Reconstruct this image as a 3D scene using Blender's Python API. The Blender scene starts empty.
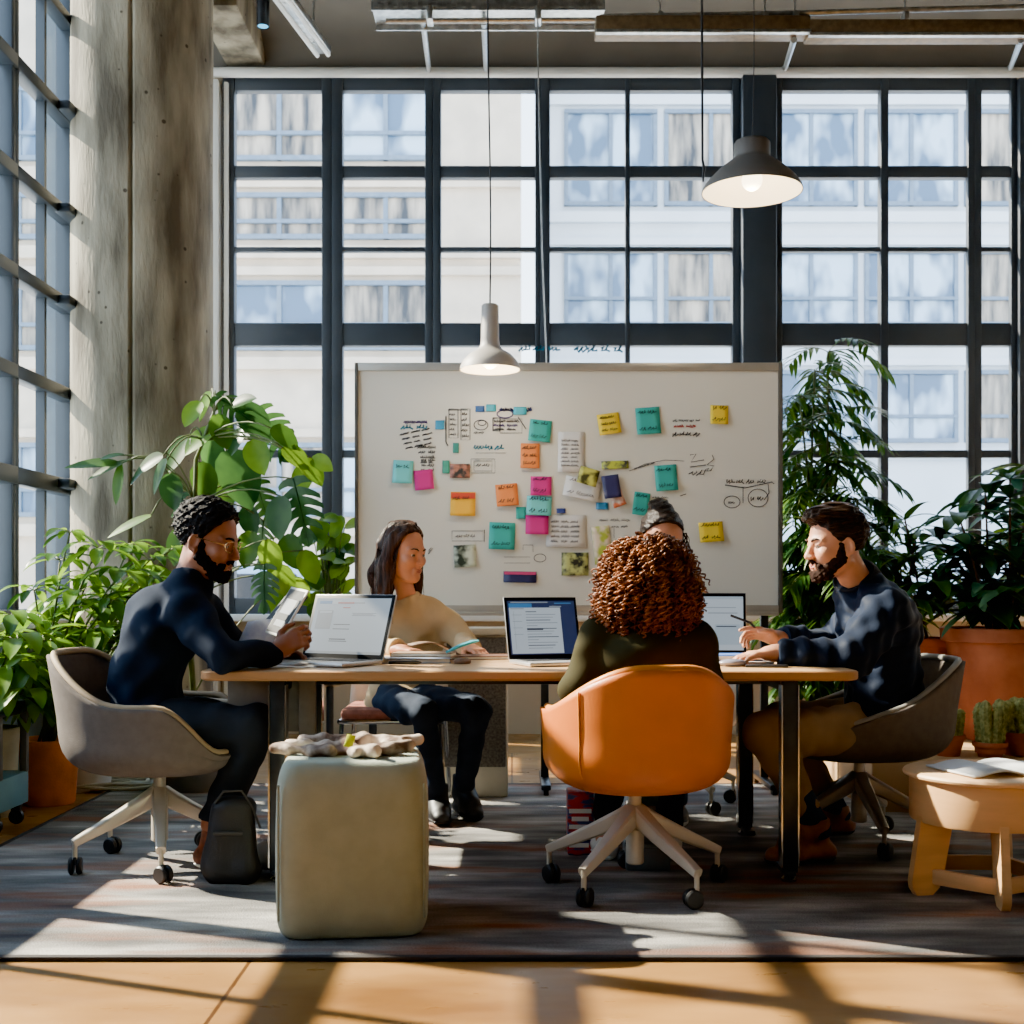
import bpy, bmesh, math, random
import numpy as np
from mathutils import Vector, Matrix, noise as mnoise

random.seed(7)
PI = math.pi
scene = bpy.context.scene
COL = scene.collection
F, HC, YH, XC = 1200.0, 1.02, 590.0, 512.0      # focal length, camera height, horizon, centre of the view

def P(px, py, D):
    """world point at distance D that lines up with a point of the photograph"""
    return Vector(((px - XC) / F * D, D, HC - (py - YH) / F * D))
def V(*a): return Vector(a)
def lerp(a, b, t): return a + (b - a) * t
def ss(a, b, x):
    t = min(1, max(0, (x - a) / (b - a))); return t * t * (3 - 2 * t)
def srgb(c):
    return tuple(((v / 255) / 12.92 if v / 255 <= .04045 else ((v / 255 + .055) / 1.055) ** 2.4) for v in c[:3]) + (1,)

# ------------------------------------------------------------------ materials
def M(name, col, rough=.55, metal=0, var=.12, scale=8, bump=0, bscale=120, trans=0, emis=0, ecol=None,
      col2=None, stretch=(1, 1, 1), coat=0, sheen=0, detail=4, spec=None, lo=.35, hi=.65, coords='Object'):
    m = bpy.data.materials.new(name); m.use_nodes = True
    nt = m.node_tree; N, L = nt.nodes, nt.links
    b = N['Principled BSDF']; out = N['Material Output']
    b.inputs['Roughness'].default_value = rough
    b.inputs['Metallic'].default_value = metal
    if coat: b.inputs['Coat Weight'].default_value = coat
    if sheen:
        b.inputs['Sheen Weight'].default_value = sheen
        b.inputs['Sheen Roughness'].default_value = .5
    if spec is not None: b.inputs['Specular IOR Level'].default_value = spec
    tc = N.new('ShaderNodeTexCoord'); mp = N.new('ShaderNodeMapping')
    mp.inputs['Scale'].default_value = stretch
    L.new(tc.outputs[coords], mp.inputs['Vector'])
    n = N.new('ShaderNodeTexNoise'); n.inputs['Scale'].default_value = scale; n.inputs['Detail'].default_value = detail
    L.new(mp.outputs[0], n.inputs['Vector'])
    r = N.new('ShaderNodeValToRGB')
    c = srgb(col)
    if col2 is None:
        a0 = tuple(v * (1 - var) for v in c[:3]) + (1,); a1 = tuple(min(1, v * (1 + var)) for v in c[:3]) + (1,)
    else:
        a0, a1 = c, srgb(col2)
    r.color_ramp.elements[0].position = lo; r.color_ramp.elements[1].position = hi
    r.color_ramp.elements[0].color = a0; r.color_ramp.elements[1].color = a1
    L.new(n.outputs['Fac'], r.inputs['Fac']); L.new(r.outputs['Color'], b.inputs['Base Color'])
    if bump:
        n2 = N.new('ShaderNodeTexNoise'); n2.inputs['Scale'].default_value = bscale; n2.inputs['Detail'].default_value = 3
        L.new(mp.outputs[0], n2.inputs['Vector'])
        bp = N.new('ShaderNodeBump'); bp.inputs['Strength'].default_value = bump; bp.inputs['Distance'].default_value = .01
        L.new(n2.outputs['Fac'], bp.inputs['Height']); L.new(bp.outputs['Normal'], b.inputs['Normal'])
    if emis:
        b.inputs['Emission Color'].default_value = srgb(ecol or col); b.inputs['Emission Strength'].default_value = emis
    if trans:
        t = N.new('ShaderNodeBsdfTranslucent'); mx = N.new('ShaderNodeMixShader'); mx.inputs[0].default_value = trans
        hs = N.new('ShaderNodeHueSaturation'); hs.inputs['Value'].default_value = 1.6; hs.inputs['Hue'].default_value = .485
        L.new(r.outputs['Color'], hs.inputs['Color']); L.new(hs.outputs[0], t.inputs['Color'])
        L.new(b.outputs[0], mx.inputs[1]); L.new(t.outputs[0], mx.inputs[2]); L.new(mx.outputs[0], out.inputs['Surface'])
    return m

def glass_mat(name, tint, gl=.06):
    m = bpy.data.materials.new(name); m.use_nodes = True
    N, L = m.node_tree.nodes, m.node_tree.links
    N.remove(N['Principled BSDF'])
    t = N.new('ShaderNodeBsdfTransparent'); t.inputs[0].default_value = srgb(tint)
    g = N.new('ShaderNodeBsdfGlossy'); g.inputs['Roughness'].default_value = .05
    mx = N.new('ShaderNodeMixShader'); mx.inputs[0].default_value = gl
    L.new(t.outputs[0], mx.inputs[1]); L.new(g.outputs[0], mx.inputs[2]); L.new(mx.outputs[0], N['Material Output'].inputs['Surface'])
    return m

# ------------------------------------------------------------------ mesh collector
class MB:
    def __init__(s): s.v = []; s.f = []; s.m = []
    def add(s, vs, fs, mi=0):
        o = len(s.v); s.v += [tuple(v) for v in vs]
        s.f += [tuple(i + o for i in f) for f in fs]; s.m += [mi] * len(fs); return s
    def box(s, c, d, rot=None, mi=0, bev=0, seg=2):
        if bev:
            bm = bmesh.new(); bmesh.ops.create_cube(bm, size=1)
            for v in bm.verts: v.co = Vector((v.co.x * d[0], v.co.y * d[1], v.co.z * d[2]))
            bmesh.ops.bevel(bm, geom=bm.edges[:], offset=bev, segments=seg, profile=.5, affect='EDGES')
            vs = [v.co.copy() for v in bm.verts]; bm.verts.index_update()
            fs = [[v.index for v in f.verts] for f in bm.faces]; bm.free()
        else:
            x, y, z = d[0] / 2, d[1] / 2, d[2] / 2
            vs = [V(a, b, e) for a in (-x, x) for b in (-y, y) for e in (-z, z)]
            fs = [(0, 1, 3, 2), (4, 6, 7, 5), (0, 4, 5, 1), (2, 3, 7, 6), (0, 2, 6, 4), (1, 5, 7, 3)]
        R = rot if rot is not None else Matrix.Identity(3)
        c = Vector(c); return s.add([c + R @ v for v in vs], fs, mi)
    def box2(s, a, b, mi=0, bev=0):
        a, b = Vector(a), Vector(b)
        return s.box((a + b) / 2, [abs(b[i] - a[i]) for i in range(3)], None, mi, bev)
    def tube(s, pts, r, n=8, mi=0, cap=True, flat=1.0, up=None):
        pts = [Vector(p) for p in pts]; k = len(pts)
        rs = r if isinstance(r, (list, tuple)) else [r] * k
        vs = []; nrm = None
        for i in range(k):
            t = (pts[min(i + 1, k - 1)] - pts[max(i - 1, 0)])
            if t.length < 1e-9: t = V(0, 0, 1)
            t.normalize()
            if nrm is None:
                a = Vector(up) if up is not None else (V(0, 0, 1) if abs(t.z) < .9 else V(1, 0, 0))
                nrm = (a - t * a.dot(t)).normalized()
            else:
                nrm = nrm - t * nrm.dot(t)
                if nrm.length < 1e-6: nrm = t.orthogonal()
                nrm.normalize()
            bi = t.cross(nrm)
            for j in range(n):
                a = 2 * PI * j / n
                vs.append(pts[i] + nrm * (math.cos(a) * rs[i] * flat) + bi * (math.sin(a) * rs[i]))
        fs = []
        for i in range(k - 1):
            for j in range(n):
                fs.append((i * n + j, i * n + (j + 1) % n, (i + 1) * n + (j + 1) % n, (i + 1) * n + j))
        if cap:
            fs.append(tuple(range(n - 1, -1, -1))); fs.append(tuple((k - 1) * n + j for j in range(n)))
        return s.add(vs, fs, mi)
    def lathe(s, prof, c=(0, 0, 0), n=32, mi=0, cap0=True, cap1=True, sx=1, sy=1, rot=None):
        c = Vector(c); R = rot if rot is not None else Matrix.Identity(3); vs = []
        for r, z in prof:
            for j in range(n):
                a = 2 * PI * j / n; vs.append(c + R @ V(r * math.cos(a) * sx, r * math.sin(a) * sy, z))
        k = len(prof); fs = []
        for i in range(k - 1):
            for j in range(n):
                fs.append((i * n + j, i * n + (j + 1) % n, (i + 1) * n + (j + 1) % n, (i + 1) * n + j))
        if cap0: fs.append(tuple(range(n - 1, -1, -1)))
        if cap1: fs.append(tuple((k - 1) * n + j for j in range(n)))
        return s.add(vs, fs, mi)
    def poly(s, pts, mi=0): return s.add(pts, [tuple(range(len(pts)))], mi)
    def ribbon(s, pts, w, nrm, mi=0):
        pts = [Vector(p) for p in pts]; nrm = Vector(nrm); vs = []; k = len(pts)
        for i in range(k):
            t = pts[min(i + 1, k - 1)] - pts[max(i - 1, 0)]
            if t.length < 1e-9: t = V(1, 0, 0)
            sd = t.normalized().cross(nrm) * (w / 2)
            vs += [pts[i] - sd, pts[i] + sd]
        return s.add(vs, [(2 * i, 2 * i + 1, 2 * i + 3, 2 * i + 2) for i in range(k - 1)], mi)
    def grid(s, rows, mi=0, closed=False):
        n = len(rows[0]); vs = [p for r in rows for p in r]; fs = []
        for i in range(len(rows) - 1):
            for j in range(n if closed else n - 1):
                fs.append((i * n + j, i * n + (j + 1) % n, (i + 1) * n + (j + 1) % n, (i + 1) * n + j))
        return s.add(vs, fs, mi)
    def ball(s, c, r, n=12, mi=0, rot=None):
        rr = r if isinstance(r, (list, tuple)) else (r, r, r); R = rot if rot is not None else Matrix.Identity(3)
        rows = []
        for i in range(n + 1):
            th = PI * i / n
            rows.append([Vector(c) + R @ V(rr[0] * math.sin(th) * math.cos(2 * PI * j / (2 * n)), rr[1] * math.sin(th) * math.sin(2 * PI * j / (2 * n)), rr[2] * math.cos(th)) for j in range(2 * n)])
        return s.grid(rows, mi, True)
    def build(s, name, mats, parent=None, sharp=35, smooth=True, solid=0):
        me = bpy.data.meshes.new(name); me.from_pydata(s.v, [], s.f)
        mats = mats if isinstance(mats, (list, tuple)) else [mats]
        for m in mats: me.materials.append(m)
        if len(mats) > 1: me.polygons.foreach_set('material_index', s.m)
        if smooth:
            me.polygons.foreach_set('use_smooth', [True] * len(me.polygons))
            if sharp: me.set_sharp_from_angle(angle=math.radians(sharp))
        me.update()
        o = link(name, me, parent)
        if solid:
            md = o.modifiers.new('thickness', 'SOLIDIFY'); md.thickness = solid; md.offset = -1
        return o

def link(name, me, parent=None):
    o = bpy.data.objects.new(name, me); COL.objects.link(o)
    if parent is not None:
        o.parent = parent
        if parent.get('_w'):                     # children of this thing are given in world coordinates
            o.matrix_parent_inverse = Matrix.Translation(-Vector(parent.location))
        # a parent that is itself a mesh sits at the origin of the same frame
    return o
def tag(o, label, cat, group=None):
    o['label'] = label; o['category'] = cat
    if group: o['group'] = group
    return o
def thing(name, label, cat, loc=(0, 0, 0), rz=0, group=None, world=False):
    o = bpy.data.objects.new(name, None); COL.objects.link(o); o.location = loc; o.rotation_euler = (0, 0, rz)
    o.empty_display_size = .1
    if world: o['_w'] = 1
    return tag(o, label, cat, group)
def struct(mb, name, mats, **k):
    o = mb.build(name, mats, **k); o['kind'] = 'structure'; return o
def rotz(a): return Matrix.Rotation(a, 3, 'Z')
def frame_rot(x, y, z): return Matrix((x, y, z)).transposed()

# ------------------------------------------------------------------ signed-distance modelling of soft bodies
class SDF:
    def __init__(s, vox=.005): s.ops = []; s.vox = vox; s.nz = []
    def cone(s, a, b, ra, rb, k=.02, flat=None, op='u'):
        a, b = np.array(a, float), np.array(b, float); R = max(ra, rb) * (flat[1] if flat else 1)
        ax = np.array(flat[0], float) if flat else None; fc = flat[1] if flat else 1
        def fn(X, Y, Z):
            x, y, z = X - a[0], Y - a[1], Z - a[2]; ab = b - a
            if ax is not None:
                w = x * ax[0] + y * ax[1] + z * ax[2]; q = w * (1 - 1 / fc)
                x, y, z = x - q * ax[0], y - q * ax[1], z - q * ax[2]
                ab = ab - ax * (ab @ ax) * (1 - 1 / fc)
            t = np.clip((x * ab[0] + y * ab[1] + z * ab[2]) / max(ab @ ab, 1e-9), 0, 1)
            return np.sqrt((x - t * ab[0]) ** 2 + (y - t * ab[1]) ** 2 + (z - t * ab[2]) ** 2) - (ra + (rb - ra) * t)
        s.ops.append((op, fn, np.minimum(a, b) - R, np.maximum(a, b) + R, k)); return s
    def ell(s, c, r, R=None, k=.02, op='u'):
        c = np.array(c, float); r = np.array(r, float); R = np.eye(3) if R is None else np.array(R, float)
        def fn(X, Y, Z):
            x, y, z = X - c[0], Y - c[1], Z - c[2]
            l = [x * R[0, i] + y * R[1, i] + z * R[2, i] for i in range(3)]
            k0 = np.sqrt(sum((l[i] / r[i]) ** 2 for i in range(3))); k1 = np.sqrt(sum((l[i] / r[i] ** 2) ** 2 for i in range(3)))
            return k0 * (k0 - 1) / np.maximum(k1, 1e-6)
        e = np.sqrt((R ** 2) @ (r ** 2)); s.ops.append((op, fn, c - e, c + e, k)); return s
    def clip(s, p, n, rad):                       # cut away what lies on the n side of p, within rad
        p = np.array(p, float); n = np.array(n, float); n = n / np.linalg.norm(n)
        s.ops.append(('c', lambda X, Y, Z: (X - p[0]) * n[0] + (Y - p[1]) * n[1] + (Z - p[2]) * n[2], p - rad, p + rad, 0)); return s
    def fn(s, f, lo, hi, op='u', k=.01): s.ops.append((op, f, np.array(lo, float), np.array(hi, float), k)); return s
    def noise(s, amp, freq, n=7, seed=1, stretch=(1, 1, 1)):
        rs = np.random.RandomState(seed)
        for i in range(n):
            d = rs.randn(3); d = d / np.linalg.norm(d) * freq * rs.uniform(.6, 1.5) / np.array(stretch)
            s.nz.append((amp / n ** .5 * 1.2, d, rs.uniform(0, 6.28)))
        return s
    def mesh(s, name, mat, parent=None, smooth=1):
        h = s.vox; U = [o for o in s.ops if o[0] == 'u']
        lo = np.min([o[2] for o in U], 0) - 4 * h - .012; hi = np.max([o[3] for o in U], 0) + 4 * h + .012
        n = np.ceil((hi - lo) / h).astype(int) + 1
        A = np.full(n, .5, np.float32)
        ax = [(lo[i] + h * np.arange(n[i])).astype(np.float32) for i in range(3)]
        for op, fn, l, u, k in s.ops:
            mg = max(.03, 2.2 * k) if op != 'c' else 0
            i0 = np.maximum(0, np.floor((l - mg - lo) / h).astype(int)); i1 = np.minimum(n, np.ceil((u + mg - lo) / h).astype(int) + 1)
            if np.any(i1 <= i0): continue
            sl = tuple(slice(i0[i], i1[i]) for i in range(3))
            d = fn(ax[0][sl[0]][:, None, None], ax[1][sl[1]][None, :, None], ax[2][sl[2]][None, None, :]).astype(np.float32)
            a = A[sl]
            if op == 'u':
                t = np.clip(.5 + .5 * (a - d) / k, 0, 1); A[sl] = a * (1 - t) + d * t - k * t * (1 - t)
            elif op == 's':
                t = np.clip(.5 - .5 * (a + d) / k, 0, 1); A[sl] = a * (1 - t) - d * t + k * t * (1 - t)
            else: A[sl] = np.maximum(a, d)
        if s.nz:
            for amp, d, ph in s.nz:
                A += amp * np.sin(ax[0][:, None, None] * d[0] + ax[1][None, :, None] * d[1] + ax[2][None, None, :] * d[2] + ph).astype(np.float32)
        A[0] = A[-1] = .5; A[:, 0] = A[:, -1] = .5; A[:, :, 0] = A[:, :, -1] = .5
        S = A < 0
        c8 = [(i, j, k) for i in (0, 1) for j in (0, 1) for k in (0, 1)]
        def sh(B, c): return B[c[0]:B.shape[0] - 1 + c[0], c[1]:B.shape[1] - 1 + c[1], c[2]:B.shape[2] - 1 + c[2]]
        an = np.zeros(n - 1, bool); al = np.ones(n - 1, bool)
        for c in c8: q = sh(S, c); an |= q; al &= q
        idx = np.argwhere(an & ~al); vid = np.full(n - 1, -1, np.int32)
        vid[tuple(idx.T)] = np.arange(len(idx))
        pos = np.zeros((len(idx), 3)); cnt = np.zeros(len(idx))
        for c in c8:
            for a in range(3):
                if c[a]: continue
                d = list(c); d[a] = 1
                v0 = A[tuple((idx + np.array(c)).T)]; v1 = A[tuple((idx + np.array(d)).T)]
                mk = (v0 < 0) != (v1 < 0); t = np.where(mk, v0 / np.where(v0 == v1, 1, v0 - v1), 0)
                p = np.tile(np.array(c, float), (len(idx), 1)); p[:, a] += t
                pos += p * mk[:, None]; cnt += mk
        pos = idx + pos / np.maximum(cnt, 1)[:, None]
        quads = []
        for a in range(3):
            b, c = (a + 1) % 3, (a + 2) % 3
            s0 = [slice(None)] * 3; s1 = [slice(None)] * 3; s0[a] = slice(0, -1); s1[a] = slice(1, None)
            e = np.argwhere(S[tuple(s0)] != S[tuple(s1)])
            ins = S[tuple(e.T)]
            eb = np.zeros(3, int); eb[b] = 1; ec = np.zeros(3, int); ec[c] = 1
            q = np.stack([vid[tuple(e.T)], vid[tuple((e - eb).T)], vid[tuple((e - eb - ec).T)], vid[tuple((e - ec).T)]], 1)
            q[~ins] = q[~ins][:, ::-1]; quads.append(q)
        quads = np.concatenate(quads); quads = quads[(quads >= 0).all(1)]
        for _ in range(smooth):                   # one light relaxation
            acc = np.zeros_like(pos); cn = np.zeros(len(pos))
            for i in range(4):
                np.add.at(acc, quads[:, i], pos[quads[:, (i + 1) % 4]]); np.add.at(cn, quads[:, i], 1)
            pos = pos * .5 + .5 * acc / np.maximum(cn, 1)[:, None]
        pos = lo + pos * h
        me = bpy.data.meshes.new(name)
        me.vertices.add(len(pos)); me.vertices.foreach_set('co', pos.astype(np.float32).ravel())
        me.loops.add(len(quads) * 4); me.loops.foreach_set('vertex_index', quads.astype(np.int32).ravel())
        me.polygons.add(len(quads)); me.polygons.foreach_set('loop_start', np.arange(0, len(quads) * 4, 4, dtype=np.int32))
        me.update(calc_edges=True); me.validate()
        me.polygons.foreach_set('use_smooth', [True] * len(me.polygons))
        me.materials.append(mat)
        return link(name, me, parent)
# ------------------------------------------------------------------ materials of the place
m_concrete = M('raw_concrete', (82, 73, 56), .85, col2=(166, 156, 132), scale=3.2, stretch=(1.6, 1.6, .4), bump=.5, bscale=34, detail=12, lo=.36, hi=.68)
def pits(m):
    N, L = m.node_tree.nodes, m.node_tree.links; b = N['Principled BSDF']; src = b.inputs['Base Color'].links[0].from_socket
    tc = N.new('ShaderNodeTexCoord'); v = N.new('ShaderNodeTexVoronoi'); v.inputs['Scale'].default_value = 9; L.new(tc.outputs['Object'], v.inputs['Vector'])
    n = N.new('ShaderNodeTexNoise'); n.inputs['Scale'].default_value = 4; L.new(tc.outputs['Object'], n.inputs['Vector'])
    a = N.new('ShaderNodeMath'); a.operation = 'MULTIPLY_ADD'; a.inputs[1].default_value = .2; L.new(n.outputs['Fac'], a.inputs[0]); L.new(v.outputs['Distance'], a.inputs[2])
    r = N.new('ShaderNodeValToRGB'); r.color_ramp.elements[0].position = .16; r.color_ramp.elements[1].position = .2; r.color_ramp.elements[0].color = (.25, .22, .18, 1); L.new(a.outputs[0], r.inputs['Fac'])
    mx = N.new('ShaderNodeMix'); mx.data_type = 'RGBA'; mx.blend_type = 'MULTIPLY'; mx.inputs[0].default_value = 1
    L.new(src, mx.inputs[6]); L.new(r.outputs[0], mx.inputs[7]); L.new(mx.outputs[2], b.inputs['Base Color'])
pits(m_concrete)
m_ceil = M('ceiling_paint', (66, 60, 51), .9, var=.15, scale=1.2)
m_cove = M('cove_plaster', (100, 95, 86), .8, var=.12, scale=2)
m_wallp = M('wall_plaster', (178, 164, 140), .85, var=.06, scale=2)
m_wallf = M('wall_warm_grey', (206, 196, 178), .85, var=.06, scale=2)
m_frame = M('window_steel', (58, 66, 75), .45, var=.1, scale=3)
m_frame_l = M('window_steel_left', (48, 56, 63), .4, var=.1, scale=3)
m_white = M('white_paint', (226, 226, 220), .5, var=.04, scale=4)
m_glass = glass_mat('window_glass', (244, 249, 252), .05)
m_silver = M('galvanised_steel', (190, 192, 190), .3, 1, var=.2, scale=30)
m_black = M('black_plastic', (26, 26, 28), .45, var=.2, scale=20)
m_dkmetal = M('dark_steel', (62, 66, 70), .35, .7, var=.15, scale=12)
m_chrome = M('chrome', (200, 202, 204), .15, 1, var=.05)
m_chair_leg = M('chair_leg_enamel', (205, 196, 180), .32, .25, var=.06)

def floor_mat():
    m = bpy.data.materials.new('polished_floor'); m.use_nodes = True
    N, L = m.node_tree.nodes, m.node_tree.links; b = N['Principled BSDF']
    tc = N.new('ShaderNodeTexCoord')
    n1 = N.new('ShaderNodeTexNoise'); n1.inputs['Scale'].default_value = 1.6; n1.inputs['Detail'].default_value = 7
    mp = N.new('ShaderNodeMapping'); mp.inputs['Scale'].default_value = (.7, 1.8, 1)
    L.new(tc.outputs['Object'], mp.inputs[0]); L.new(mp.outputs[0], n1.inputs['Vector'])
    r = N.new('ShaderNodeValToRGB'); r.color_ramp.elements[0].position = .3; r.color_ramp.elements[1].position = .72
    r.color_ramp.elements[0].color = srgb((118, 80, 38)); r.color_ramp.elements[1].color = srgb((182, 136, 76))
    L.new(n1.outputs['Fac'], r.inputs['Fac'])
    br = N.new('ShaderNodeTexBrick'); br.inputs['Scale'].default_value = 1; br.inputs['Mortar Size'].default_value = .006
    br.inputs['Brick Width'].default_value = 2.4; br.inputs['Row Height'].default_value = 1.25; br.offset = .3
    br.inputs['Color1'].default_value = (1, 1, 1, 1); br.inputs['Color2'].default_value = (.9, .9, .9, 1); br.inputs['Mortar'].default_value = (.25, .2, .14, 1)
    L.new(tc.outputs['Object'], br.inputs['Vector'])
    mx = N.new('ShaderNodeMix'); mx.data_type = 'RGBA'; mx.blend_type = 'MULTIPLY'; mx.inputs[0].default_value = 1
    L.new(r.outputs['Color'], mx.inputs[6]); L.new(br.outputs['Color'], mx.inputs[7]); L.new(mx.outputs[2], b.inputs['Base Color'])
    n2 = N.new('ShaderNodeTexNoise'); n2.inputs['Scale'].default_value = 9; n2.inputs['Detail'].default_value = 5
    L.new(mp.outputs[0], n2.inputs['Vector'])
    rr = N.new('ShaderNodeMapRange'); rr.inputs[3].default_value = .16; rr.inputs[4].default_value = .5
    L.new(n2.outputs['Fac'], rr.inputs[0]); L.new(rr.outputs[0], b.inputs['Roughness'])
    return m
m_floor = floor_mat()

# ------------------------------------------------------------------ shell of the room
XL, YB, ZT = -2.55, 8.5, 5.0           # left wall, back wall, ceiling
XR = 5.2
struct(MB().box2((XL - .3, -1.0, -.1), (XR, YB + .2, 0)), 'floor', m_floor)
struct(MB().box2((XL - .3, -1.0, ZT), (XR, YB + .2, ZT + .15)), 'ceiling', m_ceil)
mb = MB()
mb.box2((XL, YB, 0), (XR, YB + .2, .84)); mb.box2((XL, YB, 4.63), (XR, YB + .2, ZT)); mb.box2((XL, YB, .84), (-2.06, YB + .2, 4.63))
struct(mb, 'wall_back', m_wallp)
struct(MB().box2((XL - .3, -1.2, 0), (XR, -1.0, ZT)), 'wall_front', m_wallf)
struct(MB().box2((XR, -1.2, 0), (XR + .2, YB + .2, ZT)), 'wall_right', m_wallf)
rows = []
for i in range(11):                       # concave cove between wall head and ceiling
    a = PI / 2 * i / 10
    rows.append([V(x, YB - .62 + .6 * math.sin(a), 4.66 + .34 * math.cos(a)) for x in (XL, XR)])
struct(MB().grid(rows), 'trim_1', m_cove)
struct(MB().tube([(-2.1, YB - .06, 4.66), (XR, YB - .06, 4.66)], .035, 12), 'trim_2', m_white)
mb = MB(); mb.box2((-2.16, YB - .1, 0), (-2.06, YB, 4.6), bev=.008); mb.box2((-2.03, YB - .05, 0), (-2.0, YB, 4.6), bev=.005)
struct(mb, 'trim_3', m_white)
struct(MB().box2((-2.06, YB - .12, .80), (XR, YB, .85), bev=.01), 'trim_4', m_white)     # sill board
struct(MB().box2((-2.02, 7.6, 4.72), (-1.74, YB, ZT), bev=.02), 'concrete_beam', m_concrete)

# big round concrete column with a casting seam
mb = MB(); n = 220; rows = []
cc = V(-2.16, 7.02, 0)
for z in [i * ZT / 120 for i in range(121)]:
    row = []
    for j in range(n):
        a = 2 * PI * j / n
        r = .4 + .004 * mnoise.noise(V(math.cos(a) * 2, math.sin(a) * 2, z * 1.3))
        dd = abs(((a - math.radians(-82) + PI) % (2 * PI)) - PI)
        if dd < .024: r -= .034 * (1 + .6 * mnoise.noise(V(0, 0, z * 14)))
        row.append(cc + V(r * math.cos(a), r * math.sin(a), z))
    rows.append(row)
mb.grid(rows, closed=True)
struct(mb, 'column', m_concrete, sharp=0)

# ------------------------------------------------------------------ windows in the back wall
s9 = F / YB
zr = lambda py: HC - (py - YH) / s9
xr = lambda px: (px - XC) / s9
RAILS = [(78, 91), (166, 178), (247, 252), (323, 346), (450, 458), (598, 616)]
def back_window(k, x0, x1, panes):
    mb = MB(); X0, X1 = xr(x0), xr(x1)
    for a, b in RAILS:
        d = .07 if (b - a) > 9 else .045
        mb.box2((X0, YB - .01, zr(b)), (X1, YB - .01 + d, zr(a)), bev=.006)
    edges = []
    prev = x0
    for a, b in panes:
        edges.append((prev, a)); prev = b
    edges.append((prev, x1))
    for a, b in edges:
        if b - a < .5: continue
        d = .085 if b - a > 7 else .05
        mb.box2((xr(a), YB - .02, zr(616)), (xr(b), YB - .02 + d, zr(78)), bev=.006)
    o = struct(mb, 'window_%d' % k, m_frame)
    g = MB()
    g.poly([V(X0 + .02, YB + .03, zr(612)), V(X1 - .02, YB + .03, zr(612)), V(X1 - .02, YB + .03, zr(82)), V(X0 + .02, YB + .03, zr(82))])
    g.build('glass', m_glass, o); return o
back_window(1, 223, 332, [(235, 322)])
back_window(2, 332, 433, [(343, 425)])
back_window(3, 433, 540, [(441, 535)])
w4 = back_window(4, 540, 740, [(550, 625), (630, 732)])
back_window(5, 774, 974, [(782, 880), (888, 967)])
back_window(6, 974, 1016, [(981, 1010)])
back_window(7, 1030, 1240, [(1040, 1130), (1138, 1230)])
struct(MB().box2((xr(740), YB - .1, .84), (xr(774), YB + .1, 4.63), bev=.01), 'trim_5', m_frame)
struct(MB().box2((xr(1016), YB - .06, .84), (xr(1030), YB + .1, 4.63), bev=.01), 'trim_6', m_frame)

# ------------------------------------------------------------------ left wall with its window bays
ZL = [(4.9, 4.78), (4.30, 4.24), (3.75, 3.68), (3.19, 3.12), (2.68, 2.61), (2.17, 2.10), (1.65, 1.56), (.92, .84)]
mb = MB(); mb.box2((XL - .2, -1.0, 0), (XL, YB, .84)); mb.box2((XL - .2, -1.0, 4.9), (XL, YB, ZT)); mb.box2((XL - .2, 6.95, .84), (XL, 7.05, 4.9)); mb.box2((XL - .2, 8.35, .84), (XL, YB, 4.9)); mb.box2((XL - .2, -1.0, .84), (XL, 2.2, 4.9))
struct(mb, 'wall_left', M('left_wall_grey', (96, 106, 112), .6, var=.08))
m_rib = glass_mat('reeded_glass', (236, 244, 248), .05)
bays = [(2.2, 3.2), (3.2, 4.2), (4.2, 5.2), (5.2, 6.12), (6.12, 6.95), (7.05, 8.35)]  # last bay is unseen behind the column, added to let sunlight in
for k, (a, b) in enumerate(bays):
    f = MB()
    for z1, z0 in ZL: f.box2((XL - .05, a, z0), (XL + .035, b, z1), bev=.006)
    f.box2((XL - .08, a, .84), (XL + .02, a + .045, 4.9), bev=.006); f.box2((XL - .08, b - .045, .84), (XL + .02, b, 4.9), bev=.006)
    m_ = (a + b) / 2; f.box2((XL - .04, m_ - .015, .84), (XL + .01, m_ + .015, 4.9))
    if k == 4:
        for z in (3.72, 3.15, 2.64, 1.62): f.box2((XL + .01, b - .3, z - .035), (XL + .1, b - .02, z + .02), bev=.012)
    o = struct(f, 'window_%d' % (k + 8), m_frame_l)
    g = MB(); g.poly([V(XL - .03, a + .03, .86), V(XL - .03, b - .03, .86), V(XL - .03, b - .03, 4.88), V(XL - .03, a + .03, 4.88)])
    g.build('glass', m_rib, o)
struct(MB().box2((XL, -1, .82), (XL + .1, 6.95, .86), bev=.01), 'trim_7', m_white)

# marker scribbles on the window glass above the board
def scrib(mb, o, ux, uz, w, h, nrm, lw=.004, words=1, seed=0, mi=0, amp=1):
    """handwriting-like squiggle in the plane (ux, uz), starting at o"""
    rs = random.Random(seed); o, ux, uz = Vector(o), Vector(ux), Vector(uz)
    x = 0
    for k in range(words):
        ww = w / words * rs.uniform(.62, .9); pts = []; m = max(6, int(ww / h * 7)); ph = rs.uniform(0, 6)
        for i in range(m):
            t = i / (m - 1)
            pts.append(o + ux * (x + ww * t + .25 * h * math.sin(i * 2.1 + ph)) + uz * (h * (.5 + .5 * math.sin(i * 1.9 + ph) * rs.uniform(.4, 1) * amp)))
        mb.ribbon(pts, lw, nrm, mi); x += w / words
m_ink = M('black_marker_ink', (28, 30, 40), .6, var=.1)
m_inkteal = M('teal_marker_ink', (20, 110, 140), .6, var=.1)
mb = MB()
scrib(mb, V(xr(520), YB - .03, zr(353)), V(1, 0, 0), V(0, 0, 1), .3, .05, V(0, -1, 0), .014, 3, 1)
scrib(mb, V(xr(575), YB - .03, zr(354)), V(1, 0, 0), V(0, 0, 1), .36, .06, V(0, -1, 0), .016, 4, 2)
mb.build('window_scribble', m_inkteal, w4)

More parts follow.
